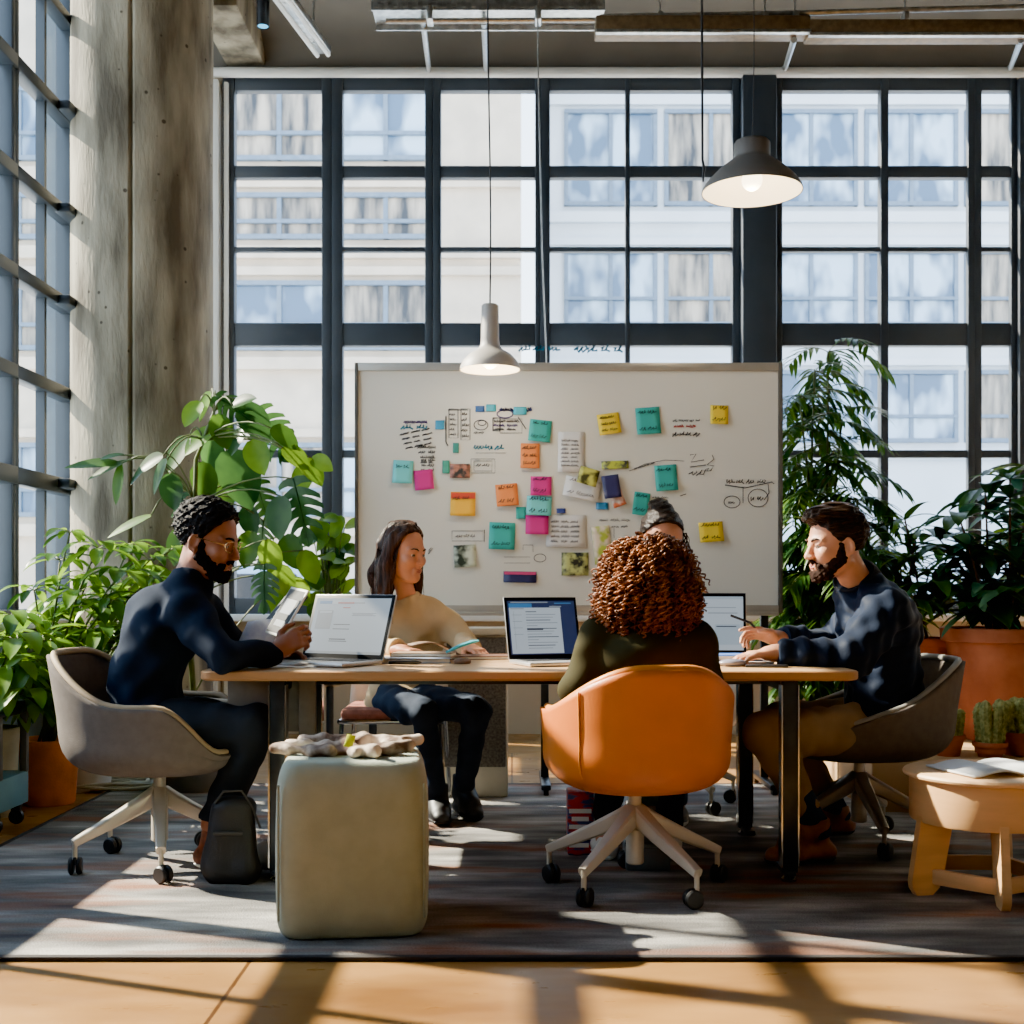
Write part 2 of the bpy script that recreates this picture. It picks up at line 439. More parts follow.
# ------------------------------------------------------------------ buildings outside
m_fac = M('facade_render', (204, 212, 220), .8, var=.05, scale=.6)
m_fac2 = M('facade_stone', (204, 190, 172), .8, var=.1, scale=1.5)
m_wf = M('facade_window_frame', (104, 122, 140), .6, var=.1)
m_wg = M('facade_window_glass', (66, 96, 126), .12, col2=(176, 204, 226), scale=1.4, stretch=(1, 1, .5), lo=.42, hi=.58, spec=.8, detail=2)
m_wg2 = M('facade_dark_glass', (44, 50, 58), .15, col2=(188, 176, 160), scale=2.3, stretch=(1.6, 1, .25), detail=5)
m_st = M('street_paving', (205, 205, 202), .8, var=.08)
struct(MB().box2((-40, YB + .3, -.3), (60, 60, -.12)), 'street', m_st)

def office(name, label, D, x0, x1, rows, mw, ww, pitch, top, glass):
    t = thing(name, label, 'building', (x0, D, -.12), world=True)
    b = MB(); b.box2((x0, D, -.12), (x1, D + 6, top))
    for z0, z1 in rows: b.box2((x0, D - .16, z0 - .42), (x1, D + .01, z0 - .16)); b.box2((x0, D - .12, z1 + .12), (x1, D + .01, z1 + .3))
    b.build('facade_wall', mw, t)
    x = x0 + .6; w_ = pitch * .93; k = 0
    for z0, z1 in rows:
        x = x0 + .5
        while x + w_ < x1 - .2:
            f = MB()
            for a, b_, c, d in ((x, x + .1, z0, z1), (x + w_ - .1, x + w_, z0, z1), (x + w_ * .5 - .05, x + w_ * .5 + .05, z0, z1), (x, x + w_, z0, z0 + .1), (x, x + w_, z1 - .1, z1), (x, x + w_, lerp(z0, z1, .34), lerp(z0, z1, .34) + .08)):
                q_ = .03 if b_ - a > .2 else 0; f.box2((a, D - .1 - q_, c), (b_, D + .02, d))
            fo = f.build('window', ww, t, smooth=False)
            g = MB(); g.poly([V(x, D - .04, z0), V(x + w_, D - .04, z0), V(x + w_, D - .04, z1), V(x, D - .04, z1)])
            g.build('pane', glass[k % len(glass)], fo, smooth=False); k += 1
            x += pitch
    return t
office('office_building', 'pale office block across the street seen through the right-hand windows', 30, .8, 24, [(10.6, 13.0), (7.6, 9.5), (4.7, 6.5)], m_fac, m_wf, 2.5, 19, [m_wg, m_wg2, m_wg])
office('stone_building', 'warm stone building across the street seen through the left-hand windows', 26, -13.5, .2, [(10.3, 11.9), (8.6, 9.6), (6.2, 7.7), (2.6, 4.2)], m_fac2, m_wf, 2.3, 14.5, [m_wg2, m_wg, m_wg2])
# parked car on the street
t = thing('car', 'pale blue car parked on the street behind the left window', 'car', (-3.0, 14, -.12), world=True)
sec = [(-2.0, .35, .62), (-1.9, .3, .8), (-1.1, .28, .92), (-.5, .28, 1.38), (.7, .28, 1.42), (1.35, .28, .98), (1.95, .3, .86), (2.05, .35, .6)]
rows = []
for x, zb, zt in sec:
    w = .82; rows.append([V(-3.0 + x, 14 - w, zb - .12), V(-3.0 + x, 14 - w, min(zt, .9) - .12), V(-3.0 + x, 14 - w * .8, zt - .12), V(-3.0 + x, 14 + w * .8, zt - .12), V(-3.0 + x, 14 + w, min(zt, .9) - .12), V(-3.0 + x, 14 + w, zb - .12)])
mb = MB(); mb.grid(rows, closed=True); mb.poly(rows[0][::-1]); mb.poly(rows[-1]); mb.build('car_body', M('car_paint', (150, 178, 200), .25, .2, coat=.5), t)
mb = MB(); mb.poly([V(-3.95, 13.17, .72), V(-2.0, 13.17, .72), V(-2.4, 13.3, 1.2), V(-3.4, 13.3, 1.2)]); mb.build('side_window', m_black, t)
for x in (-4.3, -1.7):
    w_ = MB(); w_.lathe([(.02, -.1), (.3, -.1), (.33, -.06), (.33, .06), (.3, .1), (.02, .1)], V(x, 13.2, .21), 20, rot=Matrix.Rotation(PI / 2, 3, 'X')); w_.build('wheel', m_black, t)

# ------------------------------------------------------------------ ceiling services
t = thing('cable_tray', 'perforated silver cable tray hanging under the ceiling, left of the long light rail', 'cable tray', P(490, 15, 6.5), world=True)
a, b = P(373, 8, 6.5), P(604, 12, 6.5)
mb = MB(); mb.box2((a.x, 6.42, a.z - .02), (b.x, 6.66, a.z - .012)); mb.box2((a.x, 6.42, a.z - .05), (b.x, 6.43, a.z + .02)); mb.box2((a.x, 6.65, a.z - .05), (b.x, 6.66, a.z + .02))
for i in range(24):
    x = lerp(a.x, b.x, (i + .5) / 24); mb.box2((x - .012, 6.415, a.z - .035), (x + .012, 6.42, a.z - .005))
mb.build('tray_channel', m_silver, t)
mb = MB(); mb.tube([P(386, 21, 6.45), P(612, 20, 6.45)], .014, 10); mb.build('lower_rail', m_silver, t)
for px in (430, 538):
    mb = MB(); p = P(px, 16, 6.44); mb.box(p, (.035, .1, .075), bev=.008); mb.tube([p, p + V(0, .06, .45 + ZT - 4.6)], .006, 6); mb.build('clamp', m_silver, t)
t = thing('light_rail', 'long brown and silver linear light rail under the ceiling at upper right', 'light fixture', P(820, 30, 6.3), world=True)
m_duct = M('brown_metal_rail', (120, 100, 74), .4, .6, var=.2, scale=30)
for nme, x0, x1, y0, y1 in (('rail_section', 595, 808, 20, 37), ('rail_section', 806, 1120, 24, 40)):
    a, b = P(x0, y1, 6.3), P(x1, y0, 6.3)
    mb = MB(); mb.box2((a.x, 6.24, a.z), (b.x, 6.36, b.z), bev=.008); mb.build(nme, m_duct, t)
    mb = MB(); mb.box2((a.x, 6.228, a.z - .008), (b.x, 6.262, a.z + .010), bev=.003); mb.build('silver_edge', m_silver, t)
mb = MB(); mb.tube([P(600, 17, 6.3), P(806, 13, 6.3), P(905, 10, 6.3), P(1130, 4, 6.3)], .014, 10); mb.build('conduit', m_silver, t)
for px in (660, 765, 795, 905):
    mb = MB(); p = P(px, 18, 6.3); mb.tube([p, V(p.x, 6.3, ZT)], .005, 6); mb.box(p, (.03, .06, .05), bev=.006); mb.build('hanger', m_silver, t)
for k, (x0, y0, x1, y1) in enumerate([(423, 20, 429, 71), (484, 22, 486, 70), (794, 40, 785, 69), (1021, 40, 1010, 69)]):
    mb = MB(); a, b = P(x0, y0, 6.5 if k < 2 else 6.3), P(x1, y1, 8.44); mb.tube([a, lerp(a, b, .95), b], .017, 8); mb.ball(b, .028, 6)
    tag(mb.build('brace_pipe', m_silver), ['slim silver brace pipe left of the left pendant cord', 'slim silver brace pipe beside the left pendant cord', 'slim silver brace pipe above the large pendant lamp', 'slim silver brace pipe at the far upper right corner'][k], 'pipe', 'brace pipes under the ceiling')
t = thing('ceiling_light', 'silver fluorescent batten light running toward the window at upper left', 'light fixture', P(300, 27, 7), world=True)
a, b = V(-1.30, 6.55, 4.3), V(-1.16, 7.36, 4.3)
mb = MB(); d = (b - a); R = rotz(math.atan2(d.y, d.x)); mb.box((a + b) / 2 + V(0, 0, .03), (d.length, .11, .05), R, bev=.01)
for z in (a, b): mb.tube([lerp(a, b, .2 if z is a else .8), lerp(a, b, .2 if z is a else .8) + V(0, 0, .7)], .006, 6)
mb.build('fixture_body', m_silver, t)
for s in (-1, 1):
    mb = MB(); o_ = R @ V(0, .035 * s, 0); mb.tube([a + o_, b + o_], .014, 10); mb.build('tube_lamp', M('fluorescent_tube', (220, 226, 224), .4, emis=.3), t)
t = thing('spotlight', 'small black cylinder spotlight hanging at upper left', 'spotlight', P(263, 10, 6.8), world=True)
p = P(263, 27, 6.8); mb = MB(); mb.lathe([(.03, .005), (.036, 0), (.036, .2), (.01, .21), (.008, ZT - p.z)], p, 20); mb.build('lamp_body', m_black, t)
mb = MB(); mb.lathe([(.029, .004), (.0005, .004)], p, 20); mb.build('lens', M('spot_lens', (120, 200, 220), .2, emis=1.0), t)

# ------------------------------------------------------------------ pendants and cables
m_sh = M('pendant_grey', (168, 162, 154), .5, var=.05); m_sh2 = M('pendant_charcoal', (104, 100, 96), .5, var=.06)
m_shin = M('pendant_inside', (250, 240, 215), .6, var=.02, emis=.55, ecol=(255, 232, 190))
m_bulb = M('bulb_glow', (255, 240, 205), .4, emis=6)
def pendant(label, px, prof_px, D, py_bot, mat, cord_top):
    b0 = P(px, py_bot, D); t = thing('pendant_lamp', label, 'lamp', b0, world=True); sc = D / F
    prof = [(r * sc, (py_bot - y) * sc) for r, y in prof_px]
    mb = MB(); mb.lathe(prof, b0, 48, cap0=False); mb.build('lamp_shade', mat, t, sharp=50)
    mb = MB(); mb.lathe([(max(.002, r - .004), z - (.004 if i else -.001)) for i, (r, z) in enumerate(prof[:-1])], b0, 48, cap0=False); mb.build('shade_lining', m_shin, t, sharp=50)
    mb = MB(); mb.ball(b0 + V(0, 0, .05), .045, 10); mb.build('bulb', m_bulb, t)
    top = b0 + V(0, 0, prof[-1][1]); mb = MB()
    e = P(cord_top, 0, D); pts = []
    for i in range(13):
        u = i / 12; pts.append(V(lerp(top.x, e.x, u) + .006 * math.sin(u * 9) * (1 - u), D, lerp(top.z, ZT, u)))
    mb.tube(pts, .004 if px < 600 else .0022, 6); mb.build('cord', m_black, t)
    lg = bpy.data.lights.new('pendant_bulb_light', 'POINT'); lg.energy = 7; lg.color = (1, .82, .6); lg.shadow_soft_size = .05
    lo = bpy.data.objects.new('pendant_bulb_light', lg); COL.objects.link(lo); lo.location = b0 + V(0, 0, -.01)
pendant('small grey pendant lamp with a narrow tall neck in front of the whiteboard', 490, [(30.5, 370), (29.5, 366), (27, 361), (21, 354.5), (13, 350), (10, 346), (9.2, 340), (8.6, 306), (7, 304.5), (2, 304)], 5.6, 370, m_sh, 487)
pendant('large charcoal pendant lamp with a wide shade at upper right', 752, [(50, 192), (49, 188), (44, 181), (34, 171), (24, 163), (18.5, 159), (18, 157), (18, 144), (16, 141.5), (6, 140.5), (2, 140)], 5.2, 192, m_sh2, 757)
mb = MB(); mb.tube([V(P(702, 0, 5.5).x, 5.5, ZT), P(702, 40, 5.5), P(702.5, 160, 5.5), P(704, 168, 5.5), P(703, 182, 5.5)], [.006, .006, .006, .007, .004], 6)
tag(mb.build('hanging_cable', m_black), 'black cable hanging loose left of the large pendant lamp', 'cable')
mb = MB(); mb.tube([V(P(537, 0, 6.3).x, 6.3, ZT), P(538, 60, 6.3), P(542, 250, 6.3), P(546, 350, 6.3), P(548, 420, 6.3)], .004, 6)
tag(mb.build('hanging_wire', m_silver), 'thin grey wire hanging down behind the top of the whiteboard', 'wire')

# ------------------------------------------------------------------ rug
def rug_mat():
    m = bpy.data.materials.new('woven_rug'); m.use_nodes = True
    N, L = m.node_tree.nodes, m.node_tree.links; b = N['Principled BSDF']; b.inputs['Roughness'].default_value = .95
    tc = N.new('ShaderNodeTexCoord'); mp = N.new('ShaderNodeMapping'); mp.inputs['Scale'].default_value = (.8, 3.2, 1)
    L.new(tc.outputs['Object'], mp.inputs[0])
    def nz(sc, det, src=mp):
        n = N.new('ShaderNodeTexNoise'); n.inputs['Scale'].default_value = sc; n.inputs['Detail'].default_value = det; L.new(src.outputs[0], n.inputs['Vector']); return n
    def ramp(n, stops):
        r = N.new('ShaderNodeValToRGB'); el = r.color_ramp.elements
        while len(el) < len(stops): el.new(.5)
        for e, (p_, c) in zip(el, stops): e.position = p_; e.color = c
        L.new(n.outputs['Fac'], r.inputs['Fac']); return r
    base = ramp(nz(2.3, 8), [(.28, srgb((60, 58, 58))), (.46, srgb((104, 102, 99))), (.6, srgb((144, 141, 136))), (.76, srgb((192, 188, 178)))])
    mp2 = N.new('ShaderNodeMapping'); mp2.inputs['Scale'].default_value = (.55, 2.4, 1); mp2.inputs['Location'].default_value = (3, 7, 0); L.new(tc.outputs['Object'], mp2.inputs[0])
    rust = ramp(nz(2.1, 6, mp2), [(.52, (0, 0, 0, 1)), (.66, (1, 1, 1, 1))])
    mx = N.new('ShaderNodeMix'); mx.data_type = 'RGBA'; L.new(rust.outputs[0], mx.inputs[0]); L.new(base.outputs[0], mx.inputs[6]); mx.inputs[7].default_value = srgb((128, 88, 66))
    f = N.new('ShaderNodeTexNoise'); f.inputs['Scale'].default_value = 160; L.new(tc.outputs['Object'], f.inputs['Vector'])
    fr = N.new('ShaderNodeMapRange'); fr.inputs[3].default_value = .55; fr.inputs[4].default_value = 1.45; L.new(f.outputs['Fac'], fr.inputs[0])
    m2 = N.new('ShaderNodeMix'); m2.data_type = 'RGBA'; m2.blend_type = 'MULTIPLY'; m2.inputs[0].default_value = 1
    L.new(mx.outputs[2], m2.inputs[6]); L.new(fr.outputs[0], m2.inputs[7]); L.new(m2.outputs[2], b.inputs['Base Color'])
    bp = N.new('ShaderNodeBump'); bp.inputs['Strength'].default_value = .5; bp.inputs['Distance'].default_value = .01; L.new(f.outputs['Fac'], bp.inputs['Height']); L.new(bp.outputs[0], b.inputs['Normal'])
    return m
r0, r1 = (-2.03, 3.29), (3.1, 6.25)
t = thing('rug', 'large grey and rust mottled rug under the table', 'rug', ((r0[0] + r1[0]) / 2, (r0[1] + r1[1]) / 2, 0), world=True)
MB().box2((r0[0] + .02, r0[1] + .02, 0), (r1[0] - .02, r1[1] - .02, .012), bev=.004).build('rug_pile', rug_mat(), t)
mb = MB()
for a, b in (((r0[0], r0[1], 0), (r1[0], r0[1] + .025, .014)), ((r0[0], r1[1] - .025, 0), (r1[0], r1[1], .014)), ((r0[0], r0[1], 0), (r0[0] + .025, r1[1], .014)), ((r1[0] - .025, r0[1], 0), (r1[0], r1[1], .014))): mb.box2(a, b, bev=.004)
mb.build('edge_binding', M('rug_binding', (44, 40, 40), .9), t)
RZ = .012

# ------------------------------------------------------------------ camera, world, sun
cam = bpy.data.cameras.new('camera'); co = bpy.data.objects.new('camera', cam); COL.objects.link(co)
co.location = (0, 0, HC); co.rotation_euler = (PI / 2, 0, 0)
cam.sensor_width = 36; cam.lens = 36 * F / 1024; cam.shift_y = (YH - 512) / 1024
cam.dof.use_dof = True; cam.dof.focus_distance = 4.7; cam.dof.aperture_fstop = 5.0
cam.clip_end = 200
scene.camera = co
sun = bpy.data.lights.new('sun', 'SUN'); so = bpy.data.objects.new('sun', sun); COL.objects.link(so)
sun.energy = 36; sun.color = (1, .86, .66); sun.angle = math.radians(.8)
so.rotation_euler = V(1, -.38, -.8).to_track_quat('-Z', 'Y').to_euler()
w = bpy.data.worlds.new('sky'); scene.world = w; w.use_nodes = True
N, L = w.node_tree.nodes, w.node_tree.links; bg = N['Background']
tc = N.new('ShaderNodeTexCoord'); sp = N.new('ShaderNodeSeparateXYZ'); L.new(tc.outputs['Generated'], sp.inputs[0])
rp = N.new('ShaderNodeValToRGB'); rp.color_ramp.elements[0].color = (.85, .93, 1, 1); rp.color_ramp.elements[1].color = (.45, .66, 1, 1)
rp.color_ramp.elements[0].position = .05; rp.color_ramp.elements[1].position = .9
L.new(sp.outputs[2], rp.inputs[0]); L.new(rp.outputs[0], bg.inputs[0]); bg.inputs[1].default_value = 6.2
scene.view_settings.view_transform = 'AgX'; scene.view_settings.look = 'AgX - Punchy'; scene.view_settings.exposure = .8
scene.cycles.max_bounces = 8; scene.cycles.transparent_max_bounces = 12; scene.cycles.use_denoising = True
scene.cycles.sample_clamp_indirect = 6
# ------------------------------------------------------------------ table
m_oak = M('oak_tabletop', (206, 164, 116), .42, var=.12, scale=5, stretch=(.5, 7, 7), detail=7, coat=.15)
m_oak_edge = M('oak_edge', (176, 128, 80), .5, var=.14, scale=6, stretch=(.4, 5, 5))
TX0, TX1, TY0, TY1, TZ = -1.075, 1.195, 4.1, 5.15, .742
t = thing('meeting_table', 'long oak meeting table with dark steel legs in the middle of the rug', 'table', (.06, 4.6, RZ), world=True)
mb = MB(); pr = []
for cx, cy, a0 in ((TX1 - .05, TY1 - .05, 0), (TX0 + .05, TY1 - .05, 90), (TX0 + .05, TY0 + .05, 180), (TX1 - .05, TY0 + .05, 270)):
    for i in range(7):
        a = math.radians(a0 + 15 * i); pr.append((cx + .05 * math.cos(a), cy + .05 * math.sin(a)))
n = len(pr); c = V((TX0 + TX1) / 2, (TY0 + TY1) / 2, 0)
rows = []
for z, ins in ((TZ - .034, .012), (TZ - .03, .003), (TZ - .026, 0), (TZ - .004, 0), (TZ, .004)):
    rows.append([V(x - ins * (1 if x > c.x else -1), y - ins * (1 if y > c.y else -1), z) for x, y in pr])
mb.grid(rows, 1, True); mb.poly(rows[-1], 0); mb.poly(rows[0][::-1], 1)
mb.build('tabletop', [m_oak, m_oak_edge], t)
for sx in (-.81, .96):
    for fy in (4.16, 4.95):
        mb = MB(); mb.box2((sx - .027, fy - .02, RZ + .03), (sx + .027, fy + .02, TZ - .034), bev=.004)
        mb.box((sx, fy + (.05 if fy < 4.5 else -.05), RZ + .03), (.04, .16, .02), bev=.006)
        lg = mb.build('leg', m_dkmetal, t)
        mb = MB(); mb.box2((sx - .031, fy - .024, RZ + .05), (sx - .026, fy + .024, TZ - .05)); mb.box2((sx + .026, fy - .024, RZ + .05), (sx + .031, fy + .024, TZ - .05)); mb.build('chrome_edge', m_chrome, lg)
        mb = MB(); mb.lathe([(.026, RZ), (.028, RZ + .01), (.012, RZ + .022), (.012, RZ + .04)], (sx, fy, 0), 16); mb.build('glide', m_chrome, lg)
    mb = MB(); mb.box2((sx - .02, 4.16, TZ - .075), (sx + .02, 4.95, TZ - .034), bev=.004); mb.build('cross_beam', m_dkmetal, t)
mb = MB(); mb.box2((-.8, 4.55, TZ - .08), (.95, 4.61, TZ - .035), bev=.004); mb.build('long_beam', m_dkmetal, t)
mb = MB(); mb.box2((-1.02, 4.30, TZ - .23), (-.72, 4.36, TZ - .036), bev=.006); mb.box2((-.76, 4.27, TZ - .3), (-.70, 4.30, TZ - .036), bev=.006)
mb.build('side_panel', M('grey_panel', (98, 94, 88), .7, var=.2, scale=10), t)

# ------------------------------------------------------------------ swivel chairs
def shell_mesh(wide=.3, deep=.32, back_h=.78, arm_h=.60, a0=16, a1=92):
    mb = MB(); rows = []; rim = []; n = 72; nt = 22
    for j in range(n):
        th = 2 * PI * j / n - PI / 2          # -90 deg is the back
        a = abs(((th + PI / 2 + PI) % (2 * PI)) - PI) * 180 / PI
        h = .435 + (arm_h - .435) * (1 - ss(105, 152, a)) + (back_h - arm_h) * (1 - ss(a0, a1, a))
        ca, sa = math.cos(th), math.sin(th)
        e = .82
        R = V(math.copysign(abs(ca) ** e, ca) * wide, math.copysign(abs(sa) ** e, sa) * deep, 0)
        lean = -.05 * ss(.55, .85, h) * max(0, -sa)
        p = [V(0, 0, .375), R * .62 + V(0, 0, .372), R * .93 + V(0, 0, .40 + (h - .435) * .1), R * .97 + V(0, lean * .4, lerp(.40, h, .5)), R + V(0, lean, h)]
        prof = []
        for i in range(nt):                   # smooth curve through the profile points
            u = i / (nt - 1) * 4; k = min(3, int(u)); f = u - k
            q0, q1, q2, q3 = p[max(0, k - 1)], p[k], p[k + 1], p[min(4, k + 2)]
            prof.append(.5 * (2 * q1 + (q2 - q0) * f + (2 * q0 - 5 * q1 + 4 * q2 - q3) * f * f + (3 * q1 - q0 - 3 * q2 + q3) * f ** 3))
        rows.append(prof); rim.append(prof[-1])
    cols = [[rows[j][i] for j in range(n)] for i in range(1, nt)]
    mb.grid(cols, closed=True); c0 = len(mb.v); mb.v.append(tuple(V(0, 0, .375)))
    for j in range(n): mb.f.append((c0, (j + 1) % n, j)); mb.m.append(0)
    return mb, rim
def swivel_chair(label, loc, rz, mats, cush=None, base_rz=0, z0=RZ, base_r=.31, shp={}, seams=()):
    msh, mrim, mbase = mats
    t = thing('swivel_chair', label, 'chair', (loc[0], loc[1], z0), rz, 'shell chairs around the table')
    mb, rim = shell_mesh(**shp); cols = list(mb.v); o = mb.build('seat_shell', msh, t, sharp=0, solid=-.026)
    r = MB(); r.tube(rim + [rim[0]], .0125, 8, cap=False); r.build('rim_edge', mrim, t, sharp=0)  # rim tube, lighter on most chairs: an edge highlight put into colour
    for j in seams:
        s = MB(); s.tube([V(*cols[i * 72 + j]) * 1.0 + V(cols[i * 72 + j][0] * .09, cols[i * 72 + j][1] * .09, -.004) for i in range(6, 21)], .003, 6, cap=True); s.build('seam', mrim, o, sharp=0)
    mb = MB(); rr = []
    for z, k in ((.40, .3), (.43, .72), (.452, .74), (.462, .68), (.464, .05)):
        rr.append([V(.3 * k * math.copysign(abs(math.cos(a)) ** .7, math.cos(a)), .02 + .3 * k * math.copysign(abs(math.sin(a)) ** .7, math.sin(a)), z) for a in [2 * PI * j / 40 for j in range(40)]])
    mb.grid(rr, closed=True); mb.poly(rr[-1]); mb.build('seat_pad', cush or msh, t, sharp=0)
    mb = MB(); mb.lathe([(.024, .085), (.03, .09), (.03, .20), (.022, .21), (.022, .33), (.05, .345), (.12, .362), (.13, .372)], (0, 0, 0), 28); mb.build('column', mbase, t)
    for i in range(5):
        a = base_rz + 2 * PI * i / 5; R = rotz(a)
        L_ = MB(); sec = []
        for u in [k / 10 for k in range(11)]:
            r_ = lerp(.015, base_r, u); z = lerp(.255, .112, u ** .92); w = lerp(.030, .017, u); h = lerp(.032, .014, u)
            ring = []
            for k in range(12):
                q = 2 * PI * k / 12; cx = math.copysign(abs(math.cos(q)) ** .55, math.cos(q)); sx = math.copysign(abs(math.sin(q)) ** .55, math.sin(q))
                ring.append(R @ V(r_ + sx * h * .35, cx * w, z + sx * h))
            sec.append(ring)
        L_.grid(sec, closed=True); L_.poly(sec[-1]); L_.poly(sec[0][::-1])
        L_.tube([R @ V(base_r - .006, 0, .12), R @ V(base_r - .006, 0, .055)], .009, 10)
        lg = L_.build('leg', mbase, t)
        w_ = MB(); ca = a + .7 + i * .9; cr = rotz(ca); c0 = R @ V(base_r - .006, 0, 0)
        for sg in (-1, 1):
            w_.lathe([(.003, -.009), (.026, -.009), (.031, -.004), (.031, .004), (.026, .009), (.003, .009)], c0 + cr @ V(.012, sg * .0135, .031), 20, rot=cr @ Matrix.Rotation(PI / 2, 3, 'X'))
        w_.box(c0 + cr @ V(.004, 0, .05), (.03, .012, .03), cr, bev=.004)
        w_.build('caster', m_black, lg)
    return t
m_grey_sh = M('grey_felt_shell', (112, 104, 98), .95, var=.07, scale=30, bump=.25, bscale=300, spec=.1)
m_grey_rim = M('tan_edge_highlight', (176, 152, 118), .7, var=.08)  # tan stands for the highlight along the left chair's edge
m_org = M('orange_leather', (204, 108, 26), .42, var=.06, scale=6, bump=.12, bscale=260)
m_org_rim = M('orange_leather_rim', (220, 136, 50), .4, var=.05)
m_wht_sh = M('white_plastic_shell', (222, 216, 206), .4, var=.04)
p = P(158, 868, 4.40)
swivel_chair('grey felt swivel chair with a pale star base at the left end of the table', (p.x, 4.42), -PI / 2 - .12, (m_grey_sh, m_grey_rim, m_chair_leg), base_rz=.42)
p = P(634, 0, 4.08)
swivel_chair('orange leather swivel chair with its back to the camera in front of the table', (p.x, 4.05), .16, (m_org, m_org_rim, m_chair_leg), base_rz=.12, shp=dict(wide=.288, back_h=.765, arm_h=.61, a0=8, a1=96), seams=(62,))
p = P(859, 0, 4.78)
swivel_chair('grey felt swivel chair under the man in khaki trousers', (p.x, 4.78), PI / 2 + .1, (m_grey_sh, M('grey_rim', (150, 148, 142), .6), M('steel_chair_leg', (176, 170, 160), .3, .6)), base_rz=.55, shp=dict(wide=.31, deep=.335, back_h=.735, arm_h=.50, a0=22, a1=120))
p = P(672, 0, 5.62)
swivel_chair('white shell chair on casters behind the table, mostly hidden by the orange chair', (p.x, 5.64), PI, (m_wht_sh, m_wht_sh, m_chair_leg), base_rz=.8)

# side chair with chrome frame (beige sweater woman)
cx, cy = P(396, 0, 5.62).x, 5.60
t = thing('side_chair', 'cream backed chrome chair with a reddish seat behind the table on the left', 'chair', (cx, cy, RZ), world=True)
mb = MB(); mb.box((cx, cy - .02, .452 + RZ), (.45, .44, .05), bev=.02); mb.build('seat', M('rust_seat_fabric', (140, 84, 66), .8, var=.2, scale=25, bump=.2), t)
rows = []
for i in range(11):
    v = i / 10; z = .43 + .41 * v
    rows.append([V(cx + .235 * u * (1 - .08 * v), cy + .21 + .06 * v - .05 * u * u, z) for u in [k / 8 - 1 for k in range(17)]])
mb = MB(); mb.grid(rows); mb.build('backrest', M('cream_shell', (214, 200, 180), .5, var=.05), t, sharp=0, solid=.014)
mb = MB(); mb.tube([V(cx - .23, cy - .23, .43), V(cx + .23, cy - .23, .43), V(cx + .23, cy + .22, .43), V(cx - .23, cy + .22, .43), V(cx - .23, cy - .23, .43)], .011, 10); mb.build('seat_frame', m_chrome, t)
for sx in (-1, 1):
    for sy in (-1, 1):
        mb = MB(); mb.tube([V(cx + sx * .22, cy + sy * .21, .43), V(cx + sx * .24, cy + sy * .25, RZ + .02), V(cx + sx * .24, cy + sy * .25, RZ)], [.011, .011, .014], 10); mb.build('leg', m_chrome, t)

# ------------------------------------------------------------------ pouf, scarf, stool, magazine
def superbox(mb, c, hx, hy, z0, z1, rz=0, e=.28, er=.05, n=56, mi=0, bulge=.015):
    R = rotz(rz); rows = []; m = 26
    prof = []
    for i in range(9): a = PI / 2 * i / 8; prof.append((1 - er + er * math.sin(a), z0 + er * .55 * (1 - math.cos(a))))
    for i in range(1, 8): prof.append((1 + bulge * math.sin(PI * i / 8), lerp(z0 + er * .55, z1 - er * .9, i / 8)))
    for i in range(9): a = PI / 2 * i / 8; prof.append((1 - er * 1.3 + er * 1.3 * math.cos(a), z1 - er * .9 * (1 - math.sin(a))))
    for k in (.7, .4, .1): prof.append((k * (1 - er * 1.3), z1 + .004 * (1 - k)))
    for s, z in prof:
        rows.append([Vector(c) + R @ V(hx * s * math.copysign(abs(math.cos(a)) ** e, math.cos(a)), hy * s * math.copysign(abs(math.sin(a)) ** e, math.sin(a)), z) for a in [2 * PI * j / n for j in range(n)]])
    mb.grid(rows, mi, True); mb.poly(rows[0][::-1], mi); mb.poly(rows[-1], mi)
m_pouf = M('sage_fabric', (158, 166, 148), .9, var=.07, scale=14, bump=.18, bscale=420, sheen=.1)
pc = P(354, 0, 3.66)
t = thing('pouf', 'tall sage green fabric pouf standing at the front edge of the rug', 'pouf', (pc.x, 3.66, RZ), world=True)
mb = MB(); superbox(mb, (pc.x, 3.66, 0), .222, .215, RZ, .522, .1, .3, .12); mb.build('pouf_body', m_pouf, t, sharp=0)
R = rotz(.1); m_seam = M('sage_seam', (140, 150, 134), .9)
for sx, sy in ((-1, -1), (1, -1), (-1, 1), (1, 1)):
    q = V(pc.x, 3.66, 0) + R @ V(sx * .209, sy * .202, 0)
    mb = MB(); mb.tube([q + V(0, 0, z) for z in (.07, .2, .35, .46)], .0035, 6); mb.build('seam', m_seam, t)
# crumpled scarf on the pouf
m_scarf = M('scarf_cloth', (96, 70, 54), .9, col2=(214, 196, 178), scale=9, bump=.3, bscale=60, detail=6, lo=.42, hi=.6)
S = SDF(.006)
rs = random.Random(5)
for i in range(16):
    x = pc.x + rs.uniform(-.15, .14); y = 3.66 + rs.uniform(-.1, .12); a = rs.uniform(-.9, .9); l = rs.uniform(.05, .1)
    S.cone((x - l * math.cos(a), y - l * math.sin(a), .532 + rs.uniform(0, .012)), (x + l * math.cos(a), y + l * math.sin(a), .538 + rs.uniform(0, .02)), rs.uniform(.012, .02), rs.uniform(.01, .018), .012)
S.cone((pc.x - .12, 3.64, .53), (pc.x + .11, 3.70, .53), .02, .02, .02, flat=((0, 1, 0), 3.6))
S.noise(.006, 75, 8, 3)
so_ = S.mesh('scarf', m_scarf); tag(so_, 'crumpled brown and cream patterned scarf lying on top of the green pouf', 'scarf')
mb = MB(); mb.box((pc.x + .0, 3.565, .571), (.026, .006, .04), Matrix.Rotation(.25, 3, 'Y') @ Matrix.Rotation(-.5, 3, 'X'), bev=.002); mb.build('yellow_tag', M('yellow_tag', (222, 226, 30), .5), so_)

